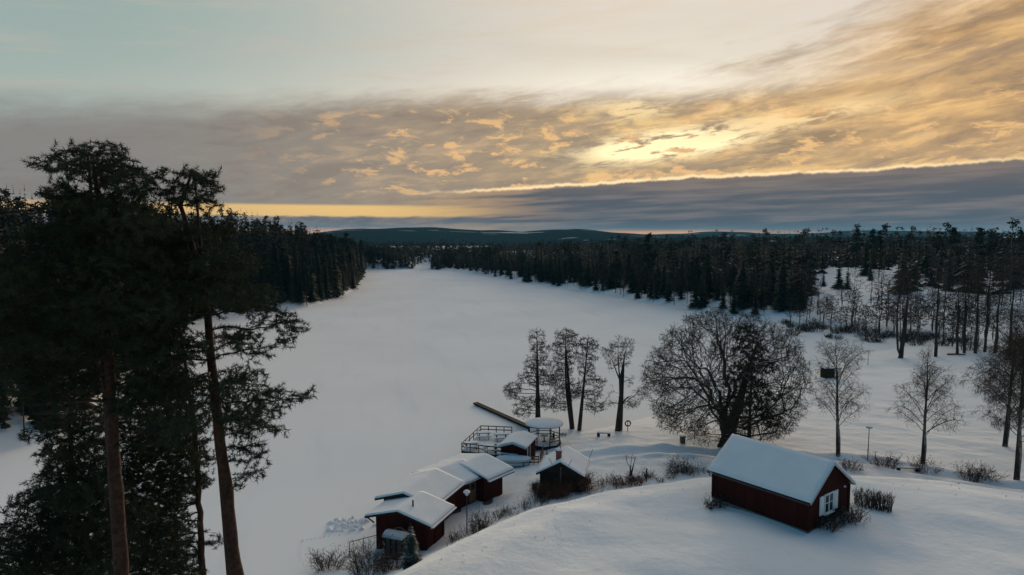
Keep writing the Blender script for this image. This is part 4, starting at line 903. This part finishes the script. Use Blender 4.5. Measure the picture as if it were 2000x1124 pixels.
# ------------------------------------------------------------------ buildings
class Frame:
    """local axes of a gabled building: s runs along the ridge, t across; origin at one wall corner on the ground"""
    def __init__(s, x, y, th, z0):
        s.o = np.array([x, y]); s.a = np.array([cos(th), sin(th)]); s.b = np.array([s.a[1], -s.a[0]]); s.z0 = z0; s.th = th
    def P(s, u, t, z): q = s.a * u + s.b * t; return (q[0], q[1], z)     # relative to the origin
    def W(s, u, t, z): q = s.o + s.a * u + s.b * t; return (q[0], q[1], s.z0 + z)
def prism(fr, s0, s1, sec):
    """extrude the cross-section sec [(t, z)...] from s0 to s1"""
    n = len(sec); V = [fr.P(s0, t, z) for t, z in sec] + [fr.P(s1, t, z) for t, z in sec]
    F = [tuple(range(n)), tuple(range(2 * n - 1, n - 1, -1))] + [(i, i + n, (i + 1) % n + n, (i + 1) % n) for i in range(n)]
    return V, F
def gable(fr, root, s0, s1, t0, t1, hw, rise, oe, og, wall='red', snow=.20, low=-.6, roof_mat='roofing', barge='darkwood', fascia=None, seed=0, wall_name='wall'):
    W = t1 - t0; tm = (t0 + t1) / 2; sl = rise / (W / 2); th = .09
    MB().add(*prism(fr, s0, s1, [(t0, low), (t1, low), (t1, hw - .02), (tm, hw + rise - .02), (t0, hw - .02)])).build(wall_name, wall, root)
    ze = hw - oe * sl
    roof = MB().add(*prism(fr, s0 - og, s1 + og, [(t0 - oe, ze), (tm, hw + rise), (t1 + oe, ze), (t1 + oe, ze + th), (tm, hw + rise + th), (t0 - oe, ze + th)])).build('roof', roof_mat, root)
    # settled snow: a soft thick sheet
    rng = np.random.default_rng(900 + seed); ns, nt_ = 26, 25
    ss = np.concatenate([[s0 - og - .01], np.linspace(s0 - og, s1 + og, ns - 2), [s1 + og + .01]]); tt = np.concatenate([[t0 - oe - .01], np.linspace(t0 - oe, t1 + oe, nt_ - 2), [t1 + oe + .01]]); V = []; ph = rng.uniform(0, 6, 6)
    for i, u in enumerate(ss):
        for j, t in enumerate(tt):
            zr = hw + rise - abs(t - tm) * sl + th
            edge = min(1, min(i, ns - 1 - i) / 1.2, min(j, nt_ - 1 - j) / 1.2); rid = .05 * exp(-((t - tm) / .5) ** 2)
            w = .85 + .15 * edge if edge > 0 else 0.0
            V.append(fr.P(u, t, zr + .004 + snow * w * (1 + .10 * sin(u * 1.7 + ph[0]) * sin(t * 1.3 + ph[1]) + .04 * sin(u * 5 + t * 4 + ph[2])) - rid * .4 + (0 if edge else -.02)))
    ii = np.arange(ns * nt_).reshape(ns, nt_); F = np.stack([ii[:-1, :-1], ii[:-1, 1:], ii[1:, 1:], ii[1:, :-1]], -1).reshape(-1, 4)
    link('snow_cover', mesh_np('snow_cover', V, F[:, ::-1] if False else F, M['roof_snow'], True), roof)
    for u in (s0 - og, s1 + og):
        for sg, te in ((-1, t0 - oe), (1, t1 + oe)):
            d = -.018 if u < s0 else .018
            MB().bar(fr.P(u + d, te, ze - .02), fr.P(u + d, tm, hw + rise - .02), .03, .16).build('bargeboard', barge, root)
    if fascia:
        for te, sg in ((t0 - oe, -1), (t1 + oe, 1)):
            MB().bar(fr.P(s0 - og, te + sg * .02, ze - .03), fr.P(s1 + og, te + sg * .02, ze - .03), .03, .16).build('fascia_board', fascia, root)
    return roof, ze, sl

# the red cottage on the knoll
fr = Frame(19.793, 44.301, 2.229, 6.0)
cot = empty('cottage', (*fr.o, fr.z0), label='dark red wooden cottage with a steep snowy roof on the knoll', cat='cottage')
CL, CW = 7.51, 5.406
gable(fr, cot, 0, CL, 0, CW, 2.46, 1.90, .33, .30, snow=.10, barge='trim', seed=1)
p = MB(); p.add(*prism(fr, -.04, CL + .04, [(-.04, -.8), (CW + .04, -.8), (CW + .04, .16), (-.04, .16)])).build('plinth', 'plinth', cot)
for u, t in ((-.02, -.02), (-.02, CW + .02), (CL + .02, -.02), (CL + .02, CW + .02)):
    MB().bar(fr.P(u, t, .17), fr.P(u, t, 2.3), .16).build('corner_board', 'red', cot)
# gutter and downpipe
MB().bar(fr.P(-.28, -.40, 2.16), fr.P(CL + .28, -.40, 2.16), .11, .08).build('gutter', 'metal', cot)
MB().tube([fr.P(CL + .1, -.40, 2.12), fr.P(CL + .1, -.34, 1.95), fr.P(CL + .05, -.10, 1.80), fr.P(CL + .03, -.08, .2)], .045, 8).build('downpipe', 'metal', cot)
MB().bar(fr.P(-.3, CW + .40, 2.16), fr.P(CL + .3, CW + .40, 2.16), .11, .08).build('gutter', 'metal', cot)
# window with shutters in the gable
wc, wz0, wz1, ww = 2.62, .92, 2.12, 1.22
win = empty('window', fr.P(0, 0, 0)); win.parent = cot
fm = MB()
for a, b in ((wc - ww / 2, wc - ww / 2 + .09), (wc + ww / 2 - .09, wc + ww / 2), (wc - .045, wc + .045)): fm.add(*prism(fr, -.075, -.005, [(a, wz0), (b, wz0), (b, wz1), (a, wz1)]))
fm.add(*prism(fr, -.074, -.005, [(wc - ww / 2, wz0 - .09), (wc + ww / 2, wz0 - .09), (wc + ww / 2, wz0), (wc - ww / 2, wz0)])); fm.add(*prism(fr, -.074, -.005, [(wc - ww / 2, wz1), (wc + ww / 2, wz1), (wc + ww / 2, wz1 + .09), (wc - ww / 2, wz1 + .09)]))
fm.build('window_frame', 'white', win)
for a, b in ((wc - ww / 2 + .09, wc - .045), (wc + .045, wc + ww / 2 - .09)): MB().add(*prism(fr, -.035, -.006, [(a, wz0), (b, wz0), (b, wz1), (a, wz1)])).build('pane', 'glass', win)
for z in (wz0 + .62,):
    for a, b in ((wc - ww / 2 + .09, wc - .045), (wc + .045, wc + ww / 2 - .09)): MB().add(*prism(fr, -.065, -.036, [(a, z), (b, z), (b, z + .035), (a, z + .035)])).build('glazing_bar', 'white', win)
MB().add(*prism(fr, -.17, -.02, [(wc - ww / 2 - .06, wz0 - .14), (wc + ww / 2 + .06, wz0 - .14), (wc + ww / 2 + .06, wz0 - .095), (wc - ww / 2 - .06, wz0 - .095)])).build('window_sill', 'white', win)
for sg in (-1, 1):
    a = wc + sg * (ww / 2 + .34); sh = MB().add(*prism(fr, -.06, -.01, [(a - .27, wz0 - .06), (a + .27, wz0 - .06), (a + .27, wz1 + .06), (a - .27, wz1 + .06)])).build('shutter', 'white', cot)
    for j in range(6):
        z = wz0 + .04 + j * .19; MB().add(*prism(fr, -.085, -.061, [(a - .21, z), (a + .21, z), (a + .21, z + .13), (a - .21, z + .13)])).build('slat', 'white', sh)
MB().lathe([(.0, -.08), (.07, -.06), (.09, 0), (.06, .07), (.0, .08)], fr.P(-.10, CW - .75, 2.22), 10).build('wall_lamp', 'lampglass', cot, True)

# dark sauna hut
fr = Frame(2.727, 64.561, 1.348, 1.05)
hut = empty('sauna_hut', (*fr.o, fr.z0), label='dark timber sauna hut with snowy gable roof and brick chimney behind the russet hedge', cat='hut')
gable(fr, hut, 0, 4.15, 0, 4.035, 2.07, 1.09, .33, .35, wall='darkwood', snow=.13, seed=2)
for k in range(9): # log courses
    MB().bar(fr.P(-.03, -.02, .12 + k * .21), fr.P(-.03, 4.055, .12 + k * .21), .12, .17).build('log', 'darkwood', hut)
MB().bar(fr.P(-.10, 2.02, .1), fr.P(-.10, 2.02, 2.7), .16, .14).build('gable_post', 'greywood', hut)
ch = MB().add(*prism(fr, .55, 1.0, [(1.45, 2.3), (1.95, 2.3), (1.95, 3.95), (1.45, 3.95)])).build('chimney', 'brick', hut)
MB().add(*prism(fr, .49, 1.06, [(1.39, 3.951), (2.01, 3.951), (2.01, 4.05), (1.39, 4.05)])).build('chimney_cap', 'metal', ch)
MB().lathe([(.36, 0), (.33, .08), (.2, .14), (0.02, .16)], fr.P(.775, 1.7, 4.052), 10).build('snow_cap', 'roof_snow', ch, True)
MB().tube([fr.P(.8, 1.85, 4.0), fr.P(.8, 1.85, 5.1)], .035, 6).build('flue_pipe', 'metal', ch)
for t0, u0 in ((1.35, -.3), (2.7, -.3), (4.25, 3.9)):
    MB().bar(fr.P(u0, t0, 2.75 if u0 < 0 else 2.2), fr.P(u0 + .1, t0 + (-.45 if t0 < 2 else .4), 3.5 if u0 < 0 else 3.3), .035).build('roof_pole', 'darkwood', hut)

# the long boathouse by the water: four gabled sections
frN = Frame(-11.083, 53.979, 1.215, .76)
bh = empty('boathouse', (*frN.o, frN.z0), label='long bent red boathouse with low snowy roofs along the shore', cat='boathouse')
gable(frN, bh, 0, 3.3, 0, 4.56, 2.6, .62, .70, .52, snow=.10, low=-1.1, fascia='trim', seed=3)
gable(frN, bh, 2.9, 8.6, -1.0, 3.1, 2.78, .62, .70, .30, snow=.10, low=-1.1, fascia='trim', seed=4)
class Sub(Frame):
    """frame with its own origin, expressed in the boathouse's coordinates"""
    def __init__(s, x, y, th, z0, ref): super().__init__(x, y, th, z0); s.r = np.array([x, y]) - ref.o; s.dz = z0 - ref.z0
    def P(s, u, t, z): q = s.a * u + s.b * t + s.r; return (q[0], q[1], z + s.dz)
frF = Sub(-6.532, 65.914, .899, .85, frN)
gable(frF, bh, -3.6, .3, -.2, 4.1, 2.55, .60, .70, .2, snow=.10, low=-1.1, fascia='trim', seed=5)
gable(frF, bh, 0, 2.75, 0, 4.975, 2.55, .50, .90, .56, snow=.12, low=-1.1, fascia='trim', seed=6)
# snow-filled gutters under the eaves
for f_, s0, s1, t, z in ((frN, -.5, 3.8, 5.38, 2.33), (frN, 3.9, 8.8, 3.92, 2.48), (frF, -.5, 3.3, 6.0, 2.18)):
    gt = MB().bar(f_.P(s0, t, z), f_.P(s1, t, z), .14, .10).build('gutter', 'metal', bh); MB().bar(f_.P(s0, t + .01, z + .09), f_.P(s1, t + .01, z + .09), .17, .07).build('snow_ridge', 'roof_snow', gt)
# door in the lake-house wall, stove pipe, brace, porch deck
dr = MB().add(*[(V, F) for V, F in [prism(frF, -1.15, -.25, [(4.1, -.05), (4.16, -.05), (4.16, 1.95), (4.1, 1.95)])]][0]).build('door', 'brownwood', bh, label='brown door with a dark pane in the side wall')
MB().add(*prism(frF, -.95, -.45, [(4.161, 1.15), (4.175, 1.15), (4.175, 1.7), (4.161, 1.7)])).build('pane', 'glass', dr)
MB().tube([frN.P(.95, 2.9, 2.9), frN.P(.95, 2.9, 3.75)], .07, 10).build('stove_pipe', 'metal', bh)
MB().bar(frN.P(-.3, .02, 1.95), frN.P(-.45, -.62, 2.42), .09).build('brace', 'darkwood', bh)
MB().add(*prism(frN, 3.4, 9.4, [(3.15, -.28), (4.35, -.28), (4.35, -.14), (3.15, -.14)])).build('walkway', 'greywood', bh)
MB().add(*prism(frF, -1.4, 3.4, [(5.0, -.30), (6.3, -.30), (6.3, -.12), (5.0, -.12)])).build('step_platform', 'greywood', bh)
for u in (.15, 1.5, 2.9): MB().bar(frN.P(u, 4.6, .05), frN.P(u, 4.6, 2.45), .08).build('wall_batten', 'red', bh)
MB().bar(frN.P(-.03, 2.55, .1), frN.P(-.03, 2.55, 3.05), .09, .09).build('wall_batten', 'red', bh)
# small shed against the gable
x, y = frN.W(-1.55, 2.75, 0)[:2]; sz = max(hz(x, y), .3)
shd = empty('shed', (x, y, sz), 1.215 - pi / 2, label='small dark plank shed with a rounded frosty metal roof before the boathouse gable', cat='shed')
MB().box(-.72, .72, -.5, .5, -.3, 1.78).build('wall', 'darkwood', shd)
for k in range(9): MB().box(-.70 + k * .157, -.70 + k * .157 + .13, -.545, -.502, -.25, 1.74).build('plank', 'greywood' if k % 3 else 'darkwood', shd)
sec = [(-.66, 1.74), (.62, 1.74), (.62, 1.80), (.40, 1.98), (.10, 2.07), (-.25, 2.06), (-.55, 1.94), (-.66, 1.80)]
MB().add([(x_, y_, z_) for x_ in (-.86, .86) for y_, z_ in sec], [tuple(range(8)), tuple(range(15, 7, -1))] + [(i, i + 8, (i + 1) % 8 + 8, (i + 1) % 8) for i in range(8)]).build('roof', 'sheet', shd)
MB().tube([(.75, .62, -.3)] + [(.75 * cos(a), .62, 1.35 + .75 * sin(a)) for a in np.linspace(0, pi, 9)] + [(-.75, .62, -.3)], .06, 6).build('arched_frame', 'brownwood', shd)
# pipe railing by the gable
q0 = frN.W(.3, -.1, 0); q1 = at(683, 1084, .3)
rl = empty('pipe_railing', (q1[0], q1[1], 0.2), label='thin pipe railing on the ice left of the boathouse gable', cat='railing'); d = np.array([q0[0] - q1[0], q0[1] - q1[1]])
for k in (0, .5): MB().tube([(d[0] * k, d[1] * k, -.4), (d[0] * k, d[1] * k, 1.15)], .03, 6).build('post', 'metal', rl)
MB().tube([(0, 0, 1.15), (d[0], d[1], 1.2)], .03, 6).build('rail', 'metal', rl)
MB().tube([(0, 0, .55), (d[0] * .5, d[1] * .5, .57)], .012, 5).build('wire', 'metal', rl)

# red kiosk on the bathing deck
DZ = 1.0
def unfix(u, v, z): return at(u, v, z)[:2]
frK = Frame(-1.25, 74.6, 1.27, .75)
kio = empty('kiosk', (*frK.o, frK.z0), label='little red kiosk with a snowy roof at the corner of the bathing deck', cat='kiosk')
gable(frK, kio, 0, 3.7, 0, 3.0, 1.82, .46, .12, .42, snow=.09, low=-.8, barge='trim', seed=7)
dr = MB().add(*prism(frK, .35, 1.15, [(3.0, .05), (3.05, .05), (3.05, 1.7), (3.0, 1.7)])).build('door', 'red', kio)
fm = MB()
for a, b in ((.22, .345), (1.155, 1.28)): fm.add(*prism(frK, a, b, [(3.0, .03), (3.07, .03), (3.07, 1.74), (3.0, 1.74)]))
fm.build('door_frame', 'white', kio)
MB().add(*prism(frK, -.36, -.03, [(-.35, .86), (2.0, .86), (2.0, .92), (-.35, .92)])).build('counter', 'greywood', kio)
MB().add(*prism(frK, -.36, -.03, [(-.35, .925), (2.0, .925), (2.0, .99), (-.35, .99)])).build('snow_strip', 'roof_snow', kio)
# bathing deck with railings
A_, B_, C_, D_ = (np.array(q) for q in (unfix(902, 881, DZ), unfix(939, 846, DZ), unfix(1008, 849, DZ), unfix(992, 892, DZ)))
dk = empty('bathing_deck', (A_[0], A_[1], 0), label='snowy wooden bathing deck on posts over the ice, with railings', cat='deck')
def rel(q, z): return (q[0] - A_[0], q[1] - A_[1], z)
def slab(z0, z1, inset=0.0):
    c = (A_ + B_ + C_ + D_) / 4; pts = [q + (c - q) * inset for q in (A_, D_, C_, B_)]
    return [rel(q, z0) for q in pts] + [rel(q, z1) for q in pts], [(3, 2, 1, 0), (4, 5, 6, 7), (0, 1, 5, 4), (1, 2, 6, 5), (2, 3, 7, 6), (3, 0, 4, 7)]
MB().add(*slab(.72, .98)).build('platform', 'darkwood', dk); MB().add(*slab(.984, 1.10, .015)).build('snow_cover', 'roof_snow', dk)
def rail_run(P0, P1, n, post_lo=.0):
    for k in range(n + 1):
        q = P0 + (P1 - P0) * k / n; MB().bar(rel(q, -.3), rel(q, 1.95), .10).build('post', 'railwood', dk)
    for z in (1.92, 1.5): MB().bar(rel(P0, z), rel(P1, z), .06, .12).build('rail', 'railwood', dk)
rail_run(A_, B_, 5); rail_run(B_, C_ + (B_ - C_) * .12, 4); rail_run(A_, A_ + (D_ - A_) * .93, 5)
# picnic tables on the deck
def picnic(q, rz, label):
    t = empty('picnic_table', (q[0], q[1], 1.10), rz, label=label, cat='picnic table', group='picnic tables on the deck')
    MB().box(-.8, .8, -.36, .36, .68, .73).build('table_top', 'railwood', t); MB().box(-.79, .79, -.35, .35, .732, .82).build('snow_cover', 'roof_snow', t)
    for sg in (-1, 1):
        b = MB().box(-.8, .8, sg * .72 - .13, sg * .72 + .13, .40, .44).build('bench', 'railwood', t); MB().box(-.79, .79, sg * .72 - .12, sg * .72 + .12, .442, .51).build('snow_strip', 'roof_snow', b)
        MB().bar((sg * .55, -.75, .38), (sg * .55, .75, .38), .05, .09).bar((sg * .55, -.60, 0), (sg * .55, -.25, .67), .07).bar((sg * .55, .60, 0), (sg * .55, .25, .67), .07).build('leg', 'darkwood', t)
for u, v, lab in ((945, 858, 'snowy picnic table at the back left of the bathing deck'), (979, 861, 'snowy picnic table at the back of the deck beside the kiosk'), (921, 878, 'snowy picnic table in the front left corner of the deck'), (957, 884, 'snowy picnic table at the front rail of the deck'), (979, 884, 'snowy picnic table nearest the kiosk front on the deck')):
    picnic(unfix(u, v - 6, 1.4), .12, lab)
# pavilion with a flat round roof
pc = at(1063, 825, 3.2); pv = empty('pavilion', (pc[0], pc[1], 0), label='open pavilion with a flat round snowy roof between the kiosk and the alders', cat='pavilion')
MB().lathe([(2.1, .35), (2.1, .72), (0.01, .74)], k=8).build('floor', 'darkwood', pv)
MB().lathe([(2.0, .744), (2.0, .80), (0.01, .82)], k=8).build('snow_cover', 'roof_snow', pv)
MB().lathe([(1.0, 3.0), (2.28, 2.98), (2.35, 3.06), (1.4, 3.22), (.02, 3.30)], k=20).build('roof', 'roofing', pv)
MB().lathe([(2.36, 3.07), (2.30, 3.18), (2.0, 3.27), (1.2, 3.40), (.02, 3.46)], k=20).build('roof_snow_cover', 'roof_snow', pv, True)
pp = [(2.0 * cos(a), 2.0 * sin(a)) for a in np.arange(8) * pi / 4 + .3]
for k, (a, b) in enumerate(pp): MB().bar((a, b, -.2), (a, b, 3.0), .11).build('post', 'darkwood', pv)
for k in range(8):
    if k in (5,): continue
    (a, b), (c, d_) = pp[k], pp[(k + 1) % 8]
    for z in (1.62, 1.25): MB().bar((a, b, z), (c, d_, z), .05, .10).build('rail', 'railwood', pv)
tb = empty('garden_table', (pc[0], pc[1], .82), label='round snowy table inside the open pavilion', cat='table'); MB().lathe([(.55, .70), (.58, .74), (.01, .75)]).build('table_top', 'railwood', tb); MB().lathe([(.5, .752), (.4, .83), (.01, .86)]).build('snow_cover', 'roof_snow', tb, True); MB().lathe([(.3, 0), (.08, .05), (.06, .7)]).build('pedestal', 'darkwood', tb)
for k, (dx_, dy_) in enumerate(((.95, -.5), (1.0, .5))):
    c = empty('chair', (pc[0] + dx_, pc[1] + dy_, .82), .5 - k, label=('dark chair at the front right of the pavilion table', 'dark chair at the back right of the pavilion table')[k], cat='chair')
    MB().box(-.22, .22, -.22, .22, .42, .47).build('seat', 'darkwood', c); MB().box(.18, .22, -.22, .22, .471, .95).build('backrest', 'darkwood', c)
    for a in (-.19, .19):
        for b in (-.19, .19): MB().bar((a, b, 0), (a, b, .42), .04).build('leg', 'darkwood', c)
# jetty running out over the ice
j0 = at(928, 786, .4); j1 = at(1036, 832, .55); d = j1 - j0; L = np.linalg.norm(d[:2])
jt = empty('jetty', (j0[0], j0[1], 0), atan2(d[1], d[0]), label='long narrow dark jetty reaching out over the frozen lake', cat='jetty')
MB().box(0, L, -.36, -.30, .12, .42).build('side_beam', 'darkwood', jt); MB().box(0, L, .30, .36, .12, .42).build('side_beam', 'darkwood', jt)
for k in range(int(L / .5)): MB().box(k * .5 + .03, k * .5 + .49, -.299, .299, .33, .385).build('plank', 'darkwood', jt)
for k in range(7): MB().bar((k * L / 6.2 + .2, 0, -.3), (k * L / 6.2 + .2, 0, .328), .16).build('pile', 'darkwood', jt)
# upturned boat on a trestle
bp = at(1003, 897, 1.35); tr = empty('boat_trestle', (bp[0], bp[1], 0), -.05, label='low trestle rack carrying the upturned boat', cat='trestle'); gz = max(hz(bp[0], bp[1]), .05)
for sx in (-1.1, 1.1):
    for sy in (-.5, .5): MB().bar((sx, sy, gz - .2), (sx, sy * .8, 1.06), .08).build('leg', 'darkwood', tr)
    MB().bar((sx, -.6, 1.10), (sx, .6, 1.10), .08).build('crossbar', 'darkwood', tr)
for sy in (-.42, .42): MB().bar((-1.6, sy, .62), (1.6, sy, .62), .06).build('rail', 'darkwood', tr)
def boat(root_loc, rz, label, L=3.9, Wd=1.25, Hh=.52):
    b = empty('rowing_boat', root_loc, rz, label=label, cat='boat'); n, m = 17, 11; V = []; Vs = []
    for i in range(n):
        s = -1 + 2 * i / (n - 1); w = Wd / 2 * max(1 - abs(s) ** 2.6, .0) ** .8 + .02; h = Hh * (1 - .35 * abs(s) ** 3)
        for j in range(m):
            a = pi * j / (m - 1); V.append((s * L / 2, -cos(a) * w, sin(a) ** .8 * h)); aa = pi * (.12 + .76 * j / (m - 1)); Vs.append((s * L / 2 * .98, -cos(aa) * w * 1.02, sin(aa) ** .8 * h + .10 * sin(pi * j / (m - 1)) + .01))
    ii = np.arange(n * m).reshape(n, m); F = np.stack([ii[:-1, :-1], ii[:-1, 1:], ii[1:, 1:], ii[1:, :-1]], -1).reshape(-1, 4)
    link('hull', mesh_np('hull', V, F, M['hull'], True), b); link('snow_cover', mesh_np('snow_cover', Vs, F, M['roof_snow'], True), b)
    MB().tube([(-L / 2, 0, .02)] + [(-L / 2 * cos(t), -Wd / 2 * sin(t) ** .9, .0) for t in np.linspace(.1, pi - .1, 9)], .03, 5).build('gunwale', 'darkwood', b)
boat((bp[0], bp[1], 1.15), -.05, 'upturned rowing boat with a rounded cap of snow on the trestle')
boat((bp[0] + .1, bp[1] + .1, .60), -.05, 'pale upturned boat stored under the snow-capped boat', 3.4, 1.0, .38)
# brown fence and small gate right of the boats
def fence(u0, v0, u1, v1, n, label, z=1.0, hgt=1.0):
    p0, p1 = at(u0, v0, z), at(u1, v1, z); f_ = empty('fence', (p0[0], p0[1], max(hz(p0[0], p0[1]), 0)), label=label, cat='fence'); d = p1 - p0
    for k in range(n + 1): MB().bar((d[0] * k / n, d[1] * k / n, -.2), (d[0] * k / n, d[1] * k / n, hgt), .09).build('post', 'brownwood', f_)
    for zz in (.3, .62, .92):
        MB().bar((0, -.06, zz * hgt), (d[0], d[1] - .06, zz * hgt), .04, .13).build('board', 'brownwood', f_)
fence(1034, 903, 1052, 902, 2, 'short brown board fence between the boat and the kiosk'); fence(1055, 899, 1061, 884, 3, 'short run of brown fence climbing towards the pavilion')

# ------------------------------------------------------------------ small things
def lamp_post(u, v, H, label, kind):
    x, y, z = on(u, v); l = empty('lamp_post', (x, y, z), label=label, cat='lamp post')
    MB().tube([(0, 0, -.3), (0, 0, .6), (.02, 0, H)], [.06, .05, .035], 8).build('pole', 'metal', l)
    if kind == 'globe':
        MB().lathe([(.06, H), (.14, H + .05), (.16, H + .2), (.10, H + .3), (.02, H + .32)], k=14).build('globe', 'lampglass', l, True); MB().lathe([(.30, H + .27), (.27, H + .38), (.14, H + .46), (.01, H + .48)], k=14).build('snow_cap', 'roof_snow', l, True)
    else:
        MB().lathe([(.07, H - .25), (.10, H - .05), (.08, H)], k=10).build('lamp_glass', 'lampglass', l, True); MB().lathe([(.34, H), (.33, H + .05), (.06, H + .10)], k=16).build('lamp_shade', 'metal', l); MB().lathe([(.32, H + .06), (.2, H + .13), (.01, H + .15)], k=14).build('snow_cap', 'roof_snow', l, True)
lamp_post(912, 1038, 3.1, 'lamp post with a snow-capped globe beside the boathouse', 'globe')
lamp_post(1695, 896, 3.4, 'disc-topped lamp post on the lane right of the cottage roof', 'disc')
lamp_post(1695, 713, 2.7, 'small distant lamp post on the far lane', 'disc')
x, y, z = on(1226, 842); lb = empty('lifebuoy_stand', (x, y, z), label='lifebuoy hanging on a short post by the shore', cat='lifebuoy')
MB().tube([(0, 0, -.2), (0, 0, 1.35)], .05, 6).build('post', 'darkwood', lb)
MB().tube([(.34 * cos(a), -.09, 1.0 + .34 * sin(a)) for a in np.linspace(0, 2 * pi, 17)], .085, 8, False).build('ring', 'orange', lb, True)
x, y, z = on(1333, 866); bn = empty('litter_bin', (x, y, z), .2, label='dark litter bin under the left side of the great oak', cat='bin'); MB().box(-.24, .24, -.24, .24, .05, .78).build('body', 'metal', bn); MB().box(-.28, .28, -.28, .28, .782, .86).build('lid', 'metal', bn); MB().box(-.26, .26, -.26, .26, .862, .94).build('snow_cap', 'roof_snow', bn)
x, y, z = on(1044, 958); bn = empty('water_butt', (x, y, z), label='dark barrel at the left corner of the sauna hut', cat='barrel'); MB().lathe([(.22, -.1), (.27, .3), (.25, .75)], k=14).build('body', 'metal', bn); MB().lathe([(.26, .752), (.2, .84), (.01, .88)], k=14).build('snow_cap', 'roof_snow', bn, True)
x, y, z = on(1262, 941); ps = empty('fence_post', (x, y, z), label='lone wooden post on the slope edge', cat='post'); MB().bar((0, 0, -.3), (.05, 0, 1.35), .11).build('post', 'darkwood', ps); MB().bar((0, 0, .4), (-.35, .1, -.05), .06).build('strut', 'darkwood', ps)
def bench(u, v, L, rz, label):
    x, y, z = on(u, v); b = empty('bench', (x, y, z), rz, label=label, cat='bench'); MB().box(-L / 2, L / 2, -.2, .2, .40, .45).build('seat', 'darkwood', b); MB().box(-L / 2 + .02, L / 2 - .02, -.19, .19, .452, .56).build('snow_cover', 'roof_snow', b)
    for sg in (-1, 1): MB().bar((sg * L * .38, 0, -.2), (sg * L * .38, 0, .398), .10, .36).build('leg', 'darkwood', b)
bench(1773, 922, 2.4, -.1, 'snow-covered bench between two bushes by the lane')
bench(1179, 853, 1.7, -.15, 'low snow-covered bench on the beach left of the gnarled oak')
x, y, z = on(1068, 888); ps = empty('signpost', (x, y, z), label='short post with a cross foot beside the kiosk path', cat='post'); MB().bar((0, 0, -.2), (0, 0, .95), .08).build('post', 'darkwood', ps); MB().bar((-.35, 0, .06), (.35, 0, .06), .07).bar((0, -.3, .06), (0, .3, .06), .07).build('foot', 'darkwood', ps)
# little slatted hut on the lawn
x, y, z = on(1621, 737); hh = empty('slatted_hut', (x, y, z - .1), .12, label='small flat-roofed dark hut with upright posts beyond the lawn birch', cat='hut')
hh.scale = (.92, .92, .92); MB().box(-1.45, .35, -.9, .9, -.3, 1.85).build('wall', 'darkwood', hh)
for k in range(6): MB().bar((.5 + k * .2, -.9, -.2), (.5 + k * .2, -.9, 1.86), .07).build('slat', 'brownwood', hh)
MB().box(.36, 1.5, .84, .9, -.2, 1.85).build('back_wall', 'darkwood', hh); MB().box(-1.7, 1.7, -1.1, 1.1, 1.87, 1.98).build('roof', 'roofing', hh); MB().box(-1.69, 1.69, -1.09, 1.09, 1.983, 2.14).build('snow_cover', 'roof_snow', hh)
x, y, z = on(1868, 694); lg = empty('fallen_log', (x, y, z), -.05, label='fallen log lying in the snow under the tall bare trees', cat='log'); MB().tube([(-1.8, 0, .15), (0, 0, .2), (1.8, .1, .12)], [.16, .17, .1], 7).build('stem', 'darkwood', lg)
# broken crust and footprints
def lumps(name, pts, r0, r1, h, label, seed):
    rg = np.random.default_rng(seed); V = []; F = []
    for (x, y, z) in pts:
        r_ = rg.uniform(r0, r1); o = len(V); a0 = rg.uniform(0, 6); V.append((x, y, z + h * rg.uniform(.6, 1.3)))
        V += [(x + r_ * rg.uniform(.6, 1.3) * cos(a0 + k), y + r_ * rg.uniform(.6, 1.3) * sin(a0 + k), z - .05) for k in np.arange(7) * 2 * pi / 7]
        F += [(o, o + 1 + k, o + 1 + (k + 1) % 7) for k in range(7)]
    link(name, mesh_np(name, V, np.array(F), M['snow']), kind='stuff', label=label, cat='snow')
rg = g(130); pts = []
for k in range(70):
    p_ = at(682 + rg.normal(0, 20), 1026 + rg.normal(0, 9), 0); pts.append((p_[0], p_[1], .02))
lumps('broken_snow', pts, .12, .45, .22, 'broken snow crust and slush lumps on the ice beside the boathouse', 131)
tr_pts = []
for path, n in (([(1082, 985), (1086, 1020), (1092, 1045), (1097, 1075)], 26), ([(590, 1056), (640, 1048), (700, 1040)], 24), ([(590, 1056), (585, 1085), (600, 1118)], 14), ([(945, 1090), (1010, 1060), (1060, 1000)], 0)):
    for k in range(n):
        t = k / n * (len(path) - 1); i = int(t); f_ = t - i; u = path[i][0] * (1 - f_) + path[i + 1][0] * f_; v = path[i][1] * (1 - f_) + path[i + 1][1] * f_
        x, y, z = on(u, v) if u > 760 else (*at(u, v, 0)[:2], 0.0); tr_pts.append((x + .10 * (-1) ** k + random.uniform(-.07, .07), y + random.uniform(-.1, .1), z + .005))
lumps('footprints', tr_pts, .06, .11, .05, 'trails of footprints kicked up in the smooth snow', 132)

# ------------------------------------------------------------------ evening haze
HAZE = 3.8e-5
hzb = MB().box(-9500, 9500, -420, 12500, -4, 150).build('haze', 'snow', None, kind='stuff', label='thin bluish evening haze over lake and woods', cat='haze')
hm = bpy.data.materials.new('haze'); hm.use_nodes = True; hn = hm.node_tree; hn.nodes.clear()
pvn = hn.nodes.new('ShaderNodeVolumePrincipled'); pvn.inputs['Color'].default_value = (0.22, 0.60, 0.88, 1); pvn.inputs['Density'].default_value = HAZE; pvn.inputs['Anisotropy'].default_value = 0.0
ho = hn.nodes.new('ShaderNodeOutputMaterial'); hn.links.new(pvn.outputs[0], ho.inputs['Volume'])
hzb.data.materials.clear(); hzb.data.materials.append(hm)
